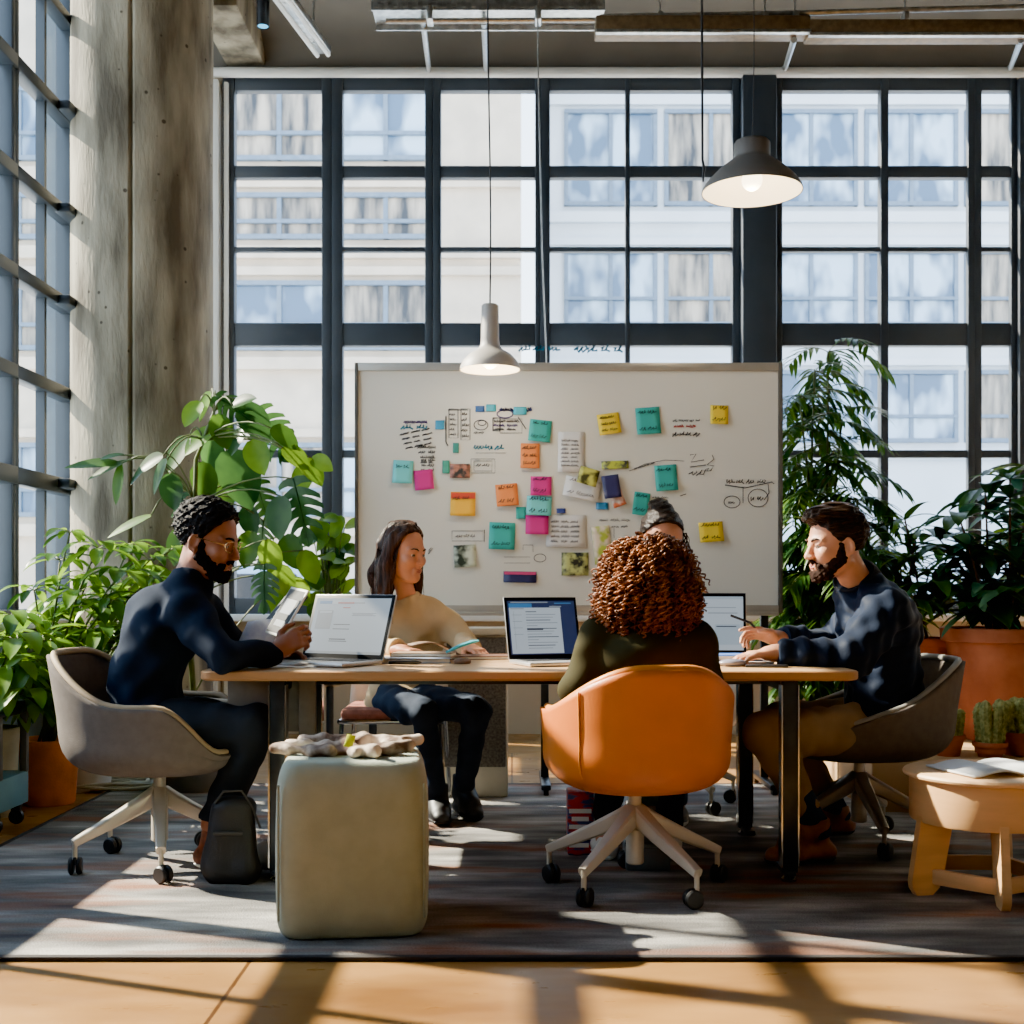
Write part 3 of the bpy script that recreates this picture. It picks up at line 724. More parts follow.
m_ply = M('light_plywood', (218, 168, 112), .5, var=.09, scale=4, stretch=(1, 1, 6), detail=6)
m_plye = M('plywood_edge', (232, 188, 136), .5, var=.06)
sc_ = V(1.585, 4.02, RZ)
t = thing('stool', 'round light plywood stool with slab legs at the lower right', 'stool', sc_, world=True)
mb = MB(); mb.lathe([(.25, .383), (.262, .388), (.264, .395), (.26, .402), (.25, .406), (.001, .406)], sc_, 64); mb.build('seat', m_plye, t)
mb = MB(); mb.lathe([(.236, .245), (.24, .24), (.243, .246), (.243, .384)], sc_, 64, cap0=False, cap1=False); mb.lathe([(.226, .384), (.226, .24), (.24, .24)], sc_, 64, cap0=False, cap1=False); mb.build('apron', m_ply, t)
LA = [math.radians(a) for a in (192, 262, 335, 52, 125)]
for a in LA:                                # five plank legs standing like fins
    d = V(math.cos(a), math.sin(a), 0); tn = V(-d.y, d.x, 0); rows = []
    for u in [i / 16 for i in range(17)]:
        z = lerp(.37, 0.0, u); r1 = lerp(.225, .285, u); r0 = lerp(.10, .175, u)
        if u > .84: q = math.sqrt(max(0, 1 - ((u - .84) / .165) ** 2)); m_ = (r0 + r1) / 2; r1 = m_ + (r1 - m_) * (.35 + .65 * q); r0 = m_ - (m_ - r0) * (.35 + .65 * q)
        rows.append([sc_ + d * r1 + tn * .014 + V(0, 0, z), sc_ + d * r1 - tn * .014 + V(0, 0, z), sc_ + d * r0 - tn * .014 + V(0, 0, z), sc_ + d * r0 + tn * .014 + V(0, 0, z)])
    mb = MB(); mb.grid(rows, closed=True); mb.poly(rows[0]); mb.poly(rows[-1][::-1]); mb.build('leg', m_ply, t, sharp=45)
for k in range(5):
    a, b = LA[k], LA[(k + 1) % 5]
    pa, pb = sc_ + V(math.cos(a), math.sin(a), 0) * .2 + V(0, 0, .06), sc_ + V(math.cos(b), math.sin(b), 0) * .2 + V(0, 0, .06); dd = pb - pa
    mb = MB(); mb.box((pa + pb) / 2, (dd.length, .022, .05), rotz(math.atan2(dd.y, dd.x)), bev=.004); mb.build('stretcher', m_ply, t)
m_paper = M('magazine_paper', (226, 228, 230), .5, var=.05, scale=10)
m_pic = M('magazine_print', (96, 110, 130), .5, col2=(210, 200, 186), scale=16, detail=3)
mg = V(1.62, 3.99, RZ + .406)
t = thing('magazine', 'open magazine lying on the round plywood stool', 'magazine', mg, world=True)
for sg in (-1, 1):
    rows = []
    for u in [i / 12 for i in range(13)]:
        z = .004 + .018 * math.sin(PI * min(1, u * 1.15)) * (1 - .4 * u)
        rows.append([mg + rotz(.25) @ V(sg * .19 * u + .0, v, z) for v in (-.13, 0, .13)])
    mb = MB(); mb.grid(rows if sg > 0 else [r[::-1] for r in rows]); mb.build('page', m_paper, t, sharp=0, solid=.006)
    mb = MB(); mb.grid([[p_ + V(0, 0, .002) for p_ in (r[0].lerp(r[2], .12), r[0].lerp(r[2], .5))] for r in rows[3:10]]); mb.build('picture', m_pic, t)

# ------------------------------------------------------------------ whiteboard with everything on it
BD = 6.1; bs = F / BD
bx = lambda px: (px - XC) / bs
bz = lambda py: HC - (py - YH) / bs
m_board = M('whiteboard_enamel', (222, 222, 212), .35, var=.015, scale=.8)
m_alu = M('aluminium', (178, 174, 164), .35, .5, var=.05)
t = thing('whiteboard', 'large white mobile whiteboard covered with sticky notes behind the table', 'whiteboard', (bx(568), BD, 0), world=True)
B0, B1 = V(bx(356), BD, bz(613)), V(bx(780), BD, bz(363))
mb = MB(); mb.box2((B0.x, BD + .003, B0.z), (B1.x, BD + .03, B1.z)); mb.build('writing_surface', m_board, t)
m_dkedge = M('board_edge', (84, 82, 76), .5)
for nme, a, b, mm in (('top_rail', (B0.x, BD - .012, bz(371)), (B1.x, BD + .04, B1.z), m_alu), ('side_rail', (B0.x - .006, BD - .014, B0.z), (B0.x + .012, BD + .045, B1.z), m_dkedge), ('side_rail', (B1.x - .01, BD - .014, B0.z), (B1.x + .012, BD + .045, B1.z), m_dkedge), ('bottom_rail', (B0.x, BD - .012, B0.z), (B1.x, BD + .04, B0.z + .04), m_alu)):
    MB().box2(a, b, bev=.003).build(nme, mm, t)
MB().box2((B0.x + .3, BD - .07, B0.z - .012), (B1.x - .02, BD, B0.z + .006), bev=.004).build('pen_tray', m_alu, t)
for px in (372, 545, 766):
    x = bx(px); mb = MB(); mb.box2((x - .02, BD + .03, .06), (x + .02, BD + .06, B0.z + .1), bev=.004); mb.box((x, BD + .03, .05), (.05, .5, .03), bev=.008); lg = mb.build('stand_leg', m_dkmetal, t)
    for y in (BD - .19, BD + .25):
        mb = MB(); mb.lathe([(.004, -.012), (.028, -.012), (.03, 0), (.028, .012), (.004, .012)], (x, y, .03), 18, rot=Matrix.Rotation(PI / 2, 3, 'Y')); mb.build('caster', m_black, lg)
NB = V(0, -1, 0); UX, UZ = V(1, 0, 0), V(0, 0, 1)
yb = BD - .0015
mb = MB()
def sb(x0, y0, w, h, lw=.0042, words=1, seed=0, mi=0, ux=UX): scrib(mb, V(bx(x0), yb, bz(y0)), ux, UZ, w / bs, h / bs, NB, lw, words, seed, mi)
def pl(pts, lw=.004, mi=0): mb.ribbon([V(bx(a), yb, bz(b)) for a, b in pts], lw, NB, mi)
def rectl(x0, y0, x1, y1, lw=.0035, mi=0): pl([(x0, y0), (x1, y0), (x1, y1), (x0, y1), (x0, y0)], lw, mi)
def circ(cx, cy, rx, ry, lw=.004, mi=0): pl([(cx + rx * math.cos(a * .35), cy + ry * math.sin(a * .35)) for a in range(20)], lw, mi)
INK = [m_ink, M('teal_board_ink', (22, 130, 158), .6), M('purple_board_ink', (60, 44, 104), .6), M('navy_board_ink', (28, 40, 92), .6), M('red_board_ink', (190, 66, 60), .6)]
mb = MB()
sb(402, 430, 30, 6, .008, 2, 1, 1); sb(404, 424, 26, 4, .006, 2, 2, 2)
for i in range(4): sb(400 + i * 2, 436 + i * 4.5, 34 - i * 2, 2.5, .0045, 3, 10 + i, 0, V(.97, 0, .2).normalized())
for i in range(4): sb(418 + i, 449 + i * 5, 20 - i * 2, 4, .005, 2, 20 + i)
for i in range(3): sb(421, 462 + i * 5, 14, 4, .0045, 2, 30 + i)
mb.build('marker_drawing', INK, t)
mb = MB()
pl([(446, 416), (446, 442), (448, 446)], .006); pl([(468, 410), (448, 410)], .004)
rectl(449, 409, 458, 438); rectl(461, 409, 470, 440)
for i in range(5): sb(450, 416 + i * 5, 7, 3.5, .004, 1, 40 + i); sb(462, 416 + i * 5.4, 7, 3.8, .0045, 1, 50 + i)
mb.build('marker_drawing', INK, t)
mb = MB()
circ(481, 425, 7, 5); circ(482, 423, 4, 2.5); sb(474, 434, 14, 3, .003, 1, 60)
rectl(493, 418, 500, 431, .006); rectl(500, 419, 522, 433, .003); pl([(518, 417), (526, 429)], .005)
mb.build('marker_drawing', INK, t)
mb = MB()
for i in range(3): sb(494, 423 + i * 4, 26, 3.5, .005, 2, 62 + i, 2 if i == 1 else 0)
mb.build('marker_drawing', INK, t)
mb = MB()
sb(474, 450, 33, 6, .0075, 3, 70, 1); pl([(476, 453), (506, 453)], .002)
mb.build('marker_drawing', INK, t)
mb = MB()
rectl(471, 459, 495, 473, .0025); rectl(474, 461, 492, 471, .0025); sb(476, 467, 14, 4, .0035, 2, 72)
mb.build('marker_drawing', INK, t)
mb = MB()
rectl(452, 531, 483, 541, .0025); sb(456, 538, 22, 4, .003, 3, 74); rectl(484, 530, 484.5, 542, .002)
sb(500, 412, 36, 5, .009, 2, 76, 3); circ(505, 414, 8, 4, .006, 2)
for a, b in ((440, 423), (479, 409)): pass
sb(673, 422, 28, 3, .004, 5, 80); sb(674, 428, 25, 3.5, .006, 2, 81, 4); sb(673, 437, 27, 6, .006, 4, 82)
pl([(690, 455), (696, 454), (691, 462), (704, 460)], .0045); pl([(690, 467), (706, 465)], .004); sb(690, 477, 16, 8, .0045, 2, 84); pl([(712, 455), (714, 459), (707, 465), (714, 466)], .004); sb(706, 474, 8, 8, .004, 1, 86)
pl([(725, 485), (745, 488), (772, 482), (774, 484)], .0045); sb(726, 484, 42, 5, .005, 4, 88); pl([(743, 487), (743, 503)], .004); circ(732, 502, 8, 6); sb(728, 504, 9, 3, .004, 1, 90); circ(758, 498, 10, 9); sb(750, 501, 14, 5, .005, 2, 91); pl([(768, 484), (769, 493), (764, 500)], .004)
pl([(629, 471), (632, 470), (645, 464), (665, 460), (684, 461)], .003); sb(634, 470, 22, 2, .004, 5, 92, 0, V(.95, 0, .3).normalized())
sb(652, 499, 18, 3, .003, 2, 94); pl([(680, 496), (686, 494)], .004)
sb(600, 522, 32, 4, .003, 3, 96); sb(612, 528, 18, 3, .003, 2, 98); pl([(614, 528), (614, 538)], .002)
pl([(504, 563), (530, 563)], .002); pl([(504, 557), (530, 557)], .002); circ(540, 558, 6, 4, .003); pl([(523, 550), (523, 545), (533, 545), (533, 552)], .0022); sb(429, 555, 3, 10, .003, 1, 99)
mb.build('marker_drawing', INK, t)

NC = dict(teal=(42, 168, 160), cyan=(106, 204, 204), magenta=(202, 32, 132), orange=(238, 138, 66), amber=(250, 188, 36), yellow=(236, 206, 40), white=(226, 226, 224))
nmat = {k: M('note_%s_paper' % k, v, .7, var=.03, scale=3) for k, v in NC.items()}
_k = [0]
def paper_mesh(cx, cy, w, h, rot, lift, thick):
    W, H = w / bs, h / bs; R = Matrix.Rotation(math.radians(rot), 3, 'Y'); rows = []
    c = V(bx(cx), 0, bz(cy))
    for i in range(7):
        v = i / 6; rows.append([c + R @ V(W * (u - .5), 0, H * (.5 - v)) + V(0, BD - .004 - thick - lift * v ** 2.2, 0) for u in (0, .25, .5, .75, 1)])
    return rows, c, R, W, H
def note(cx, cy, w, h, col, rot, label, lines=2, name='sticky_note', group='sticky notes on the whiteboard', lift=.018, layer=0, lw=.004, ink=None, band=None):
    _k[0] += 1; k = _k[0]
    rows, c, R, W, H = paper_mesh(cx, cy, w, h, rot, lift, layer * .006)
    q = MB(); q.grid([r[::-1] for r in rows]); o = q.build(name, nmat[col] if isinstance(col, str) else col, None, sharp=0, solid=.0012)
    tag(o, label, 'note' if name == 'sticky_note' else 'paper', group)
    if lines:
        d0 = BD - .006 - layer * .006
        for i in range(lines):
            q = MB()
            v = .2 + .62 * i / max(1, lines - 1) if lines > 1 else .3
            yy = d0 - .0015 - lift * min(1, v + .1) ** 2.2
            scrib(q, c + R @ V(-W * .38, 0, H * (.5 - v) - H * .06) + V(0, yy, 0), R @ UX, R @ UZ, W * .76, min(.026, H * .55 / max(lines, 2)), NB, lw, 2 + (W > .15), k * 7 + i)
            q.build('handwriting', ink or m_ink, o)
    if band:
        q = MB(); yy = BD - .0075 - layer * .006
        q.poly([c + R @ V(-W * .48, 0, H * .47) + V(0, yy, 0), c + R @ V(-W * .48, 0, H * .22) + V(0, yy - .001, 0), c + R @ V(W * .48, 0, H * .22) + V(0, yy - .001, 0), c + R @ V(W * .48, 0, H * .47) + V(0, yy, 0)]); q.build('coloured_band', band, o)
    return o
m_redband = M('red_band', (206, 70, 40), .6)
note(403, 472, 20, 23, 'cyan', 3, 'leftmost pale teal sticky note on the whiteboard, left of a magenta one', 1)
note(424, 480, 19, 20, 'magenta', -6, 'magenta sticky note at the left of the board beside the leftmost teal note', 0)
note(463, 504, 25, 24, 'amber', 1, 'amber sticky note with a red band along its top', 1, band=m_redband)
note(540, 431, 22, 22, 'teal', 6, 'teal sticky note highest on the left half of the board above an orange note', 2)
note(530, 456, 19, 25, 'orange', 1, 'upright orange sticky note under the upper teal note', 3)
note(507, 495, 22, 22, 'orange', -5, 'tilted orange sticky note between the amber and the magenta notes', 2)
note(541, 486, 21, 19, 'magenta', 1, 'upper magenta sticky note in the centre column, above a pale teal note', 2)
note(539, 506, 25, 19, 'cyan', 3, 'pale teal sticky note stuck between two magenta notes', 2, layer=1)
note(537, 525, 23, 19, 'magenta', 1, 'lower magenta sticky note in the centre column, beside a white sheet', 0, layer=2)
note(502, 536, 26, 27, 'teal', 2, 'large teal sticky note low on the left half of the board', 2)
note(609, 424, 22, 21, 'yellow', -8, 'yellow sticky note left of the large upper teal one', 3)
note(648, 421, 24, 27, 'teal', -4, 'largest upper teal sticky note right of the yellow one', 2)
note(719, 415, 18, 19, 'yellow', 2, 'small yellow sticky note at the top right of the board', 2)
note(666, 478, 22, 26, 'teal', -4, 'teal sticky note right of the photo collage, high above the hair bun', 2)
note(641, 504, 16, 23, 'teal', 8, 'narrow teal sticky note just above the hair bun', 2)
note(711, 532, 24, 20, 'yellow', -4, 'lowest yellow sticky note on the right of the board', 2)
pk = dict(group='papers on the whiteboard')
note(571, 452, 26, 40, 'white', 1, 'tall white written sheet on the board left of the collage', 7, 'paper_sheet', lift=.006, lw=.0028, **pk)
note(582, 489, 36, 20, 'white', 12, 'white sheet with blue print hanging under the tall written sheet', 2, 'paper_sheet', lift=.02, lw=.003, **pk)
note(566, 531, 39, 32, 'white', 1, 'wide white written sheet beside the lower magenta note', 5, 'paper_sheet', lift=.01, lw=.0032, **pk)
def pmat(nm, c1, c2, sc=24, st=(1, 1, 1), lo=.4, hi=.6): return M(nm, c1, .55, col2=c2, scale=sc, stretch=st, detail=2, lo=lo, hi=hi)
note(465, 556, 22, 22, pmat('print_green', (30, 44, 26), (206, 214, 190), 16), -3, 'printed photo with dark green leaves low on the left of the board', 0, 'photo_print', lift=.012, **pk)
note(575, 564, 27, 23, pmat('print_grid', (28, 34, 30), (190, 196, 120), 26), 0, 'dark printed photo grid low in the centre of the board', 0, 'photo_print', lift=.006, **pk)
note(520, 577, 33, 11, M('print_navy', (40, 46, 96), .5), 1, 'navy and pink printed strip at the bottom of the board', 0, 'photo_print', lift=.006, band=M('pink_band', (214, 70, 130), .6), **pk)
note(602, 545, 18, 38, pmat('print_lime', (176, 190, 60), (232, 214, 190), 20), -6, 'tall lime green printed strip beside the curly hair', 0, 'photo_print', lift=.008, **pk)
note(588, 477, 20, 17, pmat('print_olive', (66, 66, 28), (200, 200, 90), 22), 16, 'olive and yellow printed photo in the collage', 0, 'photo_print', lift=.014, layer=3, **pk)
note(611, 487, 17, 23, M('navy_card', (44, 46, 92), .5), -8, 'folded navy card in the photo collage', 0, 'photo_print', lift=.02, layer=3, **pk)
note(617, 498, 13, 18, pmat('print_orange', (206, 106, 60), (236, 220, 206), 24), -20, 'orange and white printed scrap under the navy card', 0, 'photo_print', lift=.01, layer=2, **pk)
note(602, 506, 12, 7, M('blue_scrap', (50, 130, 180), .5), 0, 'small blue paper scrap at the bottom of the collage', 0, 'photo_print', lift=.004, **pk)
note(615, 465, 27, 8, pmat('print_strip', (54, 60, 70), (190, 200, 60), 30), -2, 'narrow green and black printed strip above the collage', 0, 'photo_print', lift=.006, **pk)
note(460, 471, 20, 14, pmat('print_mix', (30, 34, 34), (180, 120, 100), 30), 0, 'small dark printed picture right of the left magenta note', 0, 'photo_print', lift=.006, **pk)
note(446, 467, 7, 13, M('green_scrap', (60, 150, 130), .5), 0, 'tiny green paper scrap left of the small dark picture', 0, 'photo_print', lift=.004, **pk)
note(440, 425, 9, 9, M('blue_scrap_b', (42, 140, 180), .5), 0, 'small square blue scrap among the handwriting at the upper left', 0, 'photo_print', lift=.004, **pk)
note(480, 409, 9, 6, M('blue_scrap_c', (40, 90, 150), .5), 0, 'dark blue scrap at the top of the handwriting', 0, 'photo_print', lift=.004, **pk)
note(491, 408, 10, 7, M('cyan_scrap', (50, 170, 190), .5), 0, 'cyan scrap at the top of the handwriting next to the dark blue scrap', 0, 'photo_print', lift=.004, **pk)
note(520, 411, 13, 8, M('cyan_scrap_b', (60, 178, 200), .5), 0, 'cyan scrap nearest the upper teal note', 0, 'photo_print', lift=.004, **pk)
note(521, 513, 10, 12, 'teal', 0, 'small teal scrap half under the pale teal centre note', 0, 'photo_print', lift=.004, **pk)
note(456, 448, 6, 10, M('green_scrap_b', (40, 130, 120), .5), 0, 'tiny teal green scrap under the handwriting columns', 0, 'photo_print', lift=.004, **pk)
note(561, 511, 9, 5, M('navy_scrap', (36, 52, 120), .5), 0, 'small navy scrap on the upper edge of the wide white sheet', 0, 'photo_print', lift=.004, layer=1, **pk)

# grey felt bench / low cabinet between table and board
x0, x1 = P(436, 0, 5.98).x, P(508, 0, 5.98).x
t = thing('low_cabinet', 'low grey felt fronted cabinet with a cream top in front of the whiteboard', 'cabinet', ((x0 + x1) / 2, 5.95, 0), world=True)
MB().box2((x0, 5.84, .012), (x1, 6.05, .80), bev=.01).build('carcass', M('cream_lacquer', (206, 198, 176), .6, var=.05), t)
MB().box2((x0 + .01, 5.822, .16), (x1 - .01, 5.842, .79), bev=.006).build('felt_panel', M('speckled_felt', (92, 90, 86), .95, col2=(126, 122, 116), scale=90), t)
MB().box2((x0 - .01, 5.81, .80), (x1 + .01, 6.06, .835), bev=.008).build('cabinet_top', M('cabinet_top', (214, 206, 184), .6, var=.04), t)

# ------------------------------------------------------------------ laptops
m_lapsil = M('laptop_aluminium', (196, 194, 192), .35, .7, var=.04)
m_bez = M('laptop_bezel', (14, 15, 18), .5, spec=.15)
m_key = M('laptop_keys', (38, 38, 42), .5)
def emat(nm, c, e=.62): return M(nm, (12, 13, 15), .35, emis=e, ecol=c, var=.01)
scr = [emat('screen_page', (186, 204, 220)), emat('screen_blue', (62, 134, 196)), emat('screen_navy', (44, 58, 98)), emat('screen_grey', (160, 172, 184)), emat('screen_text', (70, 80, 96)), emat('screen_red', (190, 110, 110)), emat('screen_pale', (206, 220, 232))]
def laptop(label, hx, hy, front, tilt, w, h, depth, ui):
    """front = ground direction the screen faces; hinge centre at (hx, hy)"""
    f = Vector((front[0], front[1], 0)).normalized(); rz = math.atan2(f.y, f.x) + PI / 2
    t = thing('laptop', label, 'laptop', (hx, hy, TZ + .001), rz, 'laptops on the table')
    mb = MB(); mb.box((0, -depth / 2, .0085), (w, depth, .015), bev=.005); b = mb.build('base', m_lapsil, t)
    mb = MB()
    for r in range(5):
        for c in range(13):
            mb.box((-w * .43 + (c + .5) * w * .86 / 13, -.03 - r * depth * .1, .0168), (w * .86 / 13 * .84, depth * .083, .002))
    mb.build('keyboard', m_key, b, smooth=False)
    mb = MB(); mb.box((0, -depth * .8, .0163), (w * .32, depth * .28, .001)); mb.build('trackpad', M('trackpad', (176, 176, 178), .3), b)
    R = Matrix.Rotation(-tilt, 3, 'X'); o = V(0, .002, .014)
    lid = MB(); lid.box(o + R @ V(0, .004, h / 2), (w, .006, h), R, bev=.0028); l = lid.build('lid', m_lapsil, t)
    mb = MB(); mb.box(o + R @ V(0, .0, h / 2), (w * .985, .003, h * .98), R, bev=.001); mb.build('bezel', m_bez, l)
    mb = MB()
    def q(x0, y0, x1, y1, mi, lay=1):
        W, H = w * .92, h * .86
        mb.poly([o + R @ V((x - .5) * W, -.0017 - lay * .0004, h * .075 + (1 - y) * H) for x, y in ((x0, y1), (x1, y1), (x1, y0), (x0, y0))], mi)
    ui(q); mb.build('display', scr, l, smooth=False)
    mb = MB(); mb.tube([V(-w * .4, 0, .012), V(w * .4, 0, .012)], .006, 8); mb.build('hinge', m_bez, t)
    return t
def ui_a(q):
    q(0, 0, 1, 1, 0, 0); q(0, .955, 1, 1, 3); q(.05, .05, .22, .1, 1); q(.22, .04, .34, .11, 6); q(.3, .07, .52, .1, 5, 2); q(.52, .07, .66, .1, 3); q(.38, .16, .48, .18, 5)
    q(.05, .22, .26, .56, 3); q(.08, .24, .24, .27, 6, 2); q(.52, .27, .84, .275, 4); q(.52, .31, .84, .315, 4); q(.53, .285, .8, .3, 3)
    for k, (x0, x1, y) in enumerate(((.3, .52, .47), (.3, .52, .55), (.28, .5, .73), (.28, .52, .77), (.03, .06, .72))): q(x0, y, x1, y + .012, 4)
    for i in range(8): q(.29 + i * .027, .735, .305 + i * .027, .755, 4, 2)
def ui_b(q):
    q(0, 0, 1, 1, 2, 0); q(.02, .13, .78, .98, 6); q(0, 0, 1, .1, 2, 1); q(.02, .05, .36, .13, 1, 2); q(.05, .02, .6, .04, 3, 2); q(.62, .1, .8, .12, 3, 2); q(.7, .04, .95, .06, 1, 2)
    for i in range(14):
        y = .2 + i * .052; q(.26, y, .26 + (.16, .44, .4, .36, .46)[i % 5], y + .014, 3 if i % 3 else 4, 2)
    q(.08, .2, .085, .9, 3, 2); q(.26, .52, .5, .55, 4, 3); q(.04, .14, .24, .16, 3, 3)
    for i in range(4): q(.06, .26 + i * .12, .2, .27 + i * .12, 3, 2)
def ui_c(q):
    q(0, 0, 1, 1, 6, 0); q(.05, .12, .5, .14, 4); q(.05, .2, .9, .215, 3); q(.5, .3, .92, .32, 3)
    for i in range(5): q(.06, .38 + i * .1, .4, .395 + i * .1, 3)
    q(.6, .52, .95, .9, 0); q(.62, .55, .9, .57, 4, 2); q(.2, .7, .36, .86, 1, 1); q(.0, .0, 1, .05, 0)
p = P(342, 0, 4.60)
laptop('silver laptop with a pale web page on screen, left end of the table', p.x, 4.57, (-.48, -.87), math.radians(20), .385, .262, .245, ui_a)
p = P(546, 0, 4.58)
laptop('silver laptop with a dark blue framed document on screen, middle of the table', p.x, 4.56, (.34, -.94), math.radians(15), .30, .245, .22, ui_b)
p = P(708, 0, 4.86)
laptop('dark framed laptop partly behind the curly hair, right half of the table', p.x, 4.86, (-.14, -1), math.radians(14), .31, .26, .21, ui_c)

# ------------------------------------------------------------------ things on the table
def slab(name, label, cat, c, d, rz, mat, group=None, bev=.004, tilt=None):
    R = rotz(rz)
    if tilt is not None: R = R @ tilt
    mb = MB(); mb.box(c, d, R, bev=bev); o = mb.build(name, mat); tag(o, label, cat, group); return o, R
T0 = TZ + .0005
m_pages = M('book_pages', (224, 216, 200), .7, var=.08, scale=40, stretch=(1, 1, 12))
def book(name, label, px, D, w, d, h, rz, mcov, z=T0):
    c = V(P(px, 0, D).x, D, z + h / 2)
    t = thing(name, label, 'book', (c.x, c.y, z), world=True); R = rotz(rz)
    mb = MB(); mb.box(c, (w - .008, d - .008, h - .004), R); mb.build('pages', m_pages, t)
    mb = MB(); mb.box(c + V(0, 0, h / 2 - .0015), (w, d, .003), R); mb.box(c - V(0, 0, h / 2 - .0015), (w, d, .003), R); mb.box(c + R @ V(-w / 2 + .002, 0, 0), (.004, d, h), R); mb.build('cover', mcov, t)
    return t
book('notebook', 'pale blue grey notebook lying nearest the left laptop, lower of two', 415, 4.62, .27, .17, .018, .08, M('blue_grey_cover', (148, 162, 186), .5))
book('notebook', 'tan notebook lying on the pale blue grey one', 424, 4.70, .24, .15, .016, -.1, M('tan_cover', (150, 122, 96), .6), T0 + .018)
book('notebook', 'dark brown open folder in front of the woman in the beige sweater', 478, 4.86, .26, .17, .014, .15, M('brown_cover', (96, 62, 44), .6))
mb = MB(); c0 = V(P(432, 0, 4.93).x, 4.93, T0); rows = []
for i in range(9):
    u = i / 8; rows.append([c0 + rotz(.25) @ V(-.09 + .2 * u, v, .05 + .03 * math.sin(u * 3.1) - .045 * u) for v in (-.07, 0, .07)])
mb.grid(rows); tag(mb.build('folded_sheet', M('brown_sheet', (120, 96, 78), .7), None, sharp=0, solid=.004), 'brown folded sheet between the hands of the woman in the beige sweater', 'paper')
a = P(446, 663, 4.6)
mb = MB(); pts = [V(a.x + .0, 4.6, T0 + .038), V(a.x + .05, 4.61, T0 + .062), V(a.x + .1, 4.62, T0 + .078), V(a.x + .125, 4.62, T0 + .082)]
mb.tube(pts, [.008, .012, .012, .006], 10, flat=.6); tag(mb.build('marker_pen', M('turquoise_plastic', (74, 188, 206), .35)), 'turquoise marker leaning up from the notebooks', 'pen')
mb = MB(); a = P(402, 667, 4.44); mb.tube([V(a.x - .05, 4.44, T0 + .009), V(a.x + .05, 4.46, T0 + .009), V(a.x + .07, 4.465, T0 + .008)], [.007, .008, .003], 10); tag(mb.build('ballpoint_pen', m_dkmetal), 'dark ballpoint pen lying in front of the notebooks', 'pen')
mb = MB(); a = P(462, 660, 4.5); mb.lathe([(.02, 0), (.024, .004), (.024, .012), (.016, .02), (.001, .022)], V(a.x, 4.52, T0), 20, sx=1.4); tag(mb.build('eraser', M('brown_eraser', (120, 90, 70), .6)), 'small brown eraser right of the notebooks', 'eraser')
# right end of the table
c = V(P(733, 0, 4.55).x, 4.55, T0)
book('notebook', 'blue book with white page edges under the right man hands', 731, 4.56, .2, .16, .022, .1, M('blue_cover', (70, 112, 190), .5), T0 + .012)
slab('paper_pad', 'white paper pad under the blue book at the right of the table', 'paper', V(c.x - .01, 4.53, T0 + .006), (.27, .22, .012), .05, m_paper, bev=.002)
mb = MB(); a = P(741, 0, 4.36); mb.ball(V(a.x - .03, 4.36, T0 + .014), (.05, .032, .014), 10); tag(mb.build('computer_mouse', M('mouse_grey', (140, 136, 150), .3)), 'grey computer mouse at the right edge of the curly haired woman', 'mouse')
slab('phone', 'black phone lying beside the left sleeve of the right man', 'phone', V(P(768, 0, 4.3).x, 4.32, T0 + .005), (.075, .15, .009), 1.35, m_black, bev=.003)
slab('paper_sheet', 'white sheet lying on the table before the left man', 'paper', V(P(285, 0, 4.42).x, 4.36, T0 + .001), (.24, .17, .002), .2, m_paper, bev=.0008)
mb = MB(); a = P(216, 0, 4.22); mb.lathe([(.012, 0), (.03, .003), (.032, .03), (.028, .052), (.02, .056), (.001, .056)], V(a.x, 4.22, T0), 20); tag(mb.build('ink_bottle', m_black), 'small black jar at the left edge of the table by the elbow', 'jar')

# tablets held by the left man
def tablet(label, c, ux, uz, w, h, mb_edge, group):
    c, ux, uz = Vector(c), Vector(ux).normalized(), Vector(uz); uz = (uz - ux * ux.dot(uz)).normalized(); n = ux.cross(uz)
    R = frame_rot(ux, n, uz); t = thing('tablet', label, 'tablet', c, group=group, world=True)
    mb = MB(); mb.box(c, (w, .009, h), R, bev=.004); b = mb.build('tablet_body', mb_edge, t)
    mb = MB(); mb.box(c + n * .005, (w * .9, .001, h * .9), R); s = mb.build('tablet_screen', m_bez, t)
    mb = MB(); mb.box(c + n * .0056 + uz * h * .1, (w * .6, .0006, h * .3), R); mb.box(c + n * .0056 - uz * h * .25, (w * .5, .0006, h * .12), R); mb.build('screen_content', scr[3], s)
    return t
tablet('white edged tablet held up by the left man', P(287, 612, 4.44), (.55, -.8, -.1), (.42, .3, .9), .15, .2, m_white, 'tablets held by the left man')
tablet('dark tablet behind the white edged one in the left man hand', P(283, 613, 4.56), (.6, -.75, -.1), (.62, .3, .75), .15, .19, m_dkmetal, 'tablets held by the left man')
mb = MB(); c0 = P(258, 634, 4.5); rows = []
for i in range(7):
    u = i / 6; rows.append([c0 + V(.075 * (2 * v - 1) + .03 * u, .05 * (u - .5), -.045 + .09 * u + .01 * math.sin(3 * v)) for v in (0, .25, .5, .75, 1)])
mb.grid(rows); o = mb.build('printed_page', M('lilac_print', (206, 202, 224), .6, col2=(236, 236, 240), scale=22), None, sharp=0, solid=.0015); tag(o, 'lilac printed page held by the left man under the tablet', 'paper')

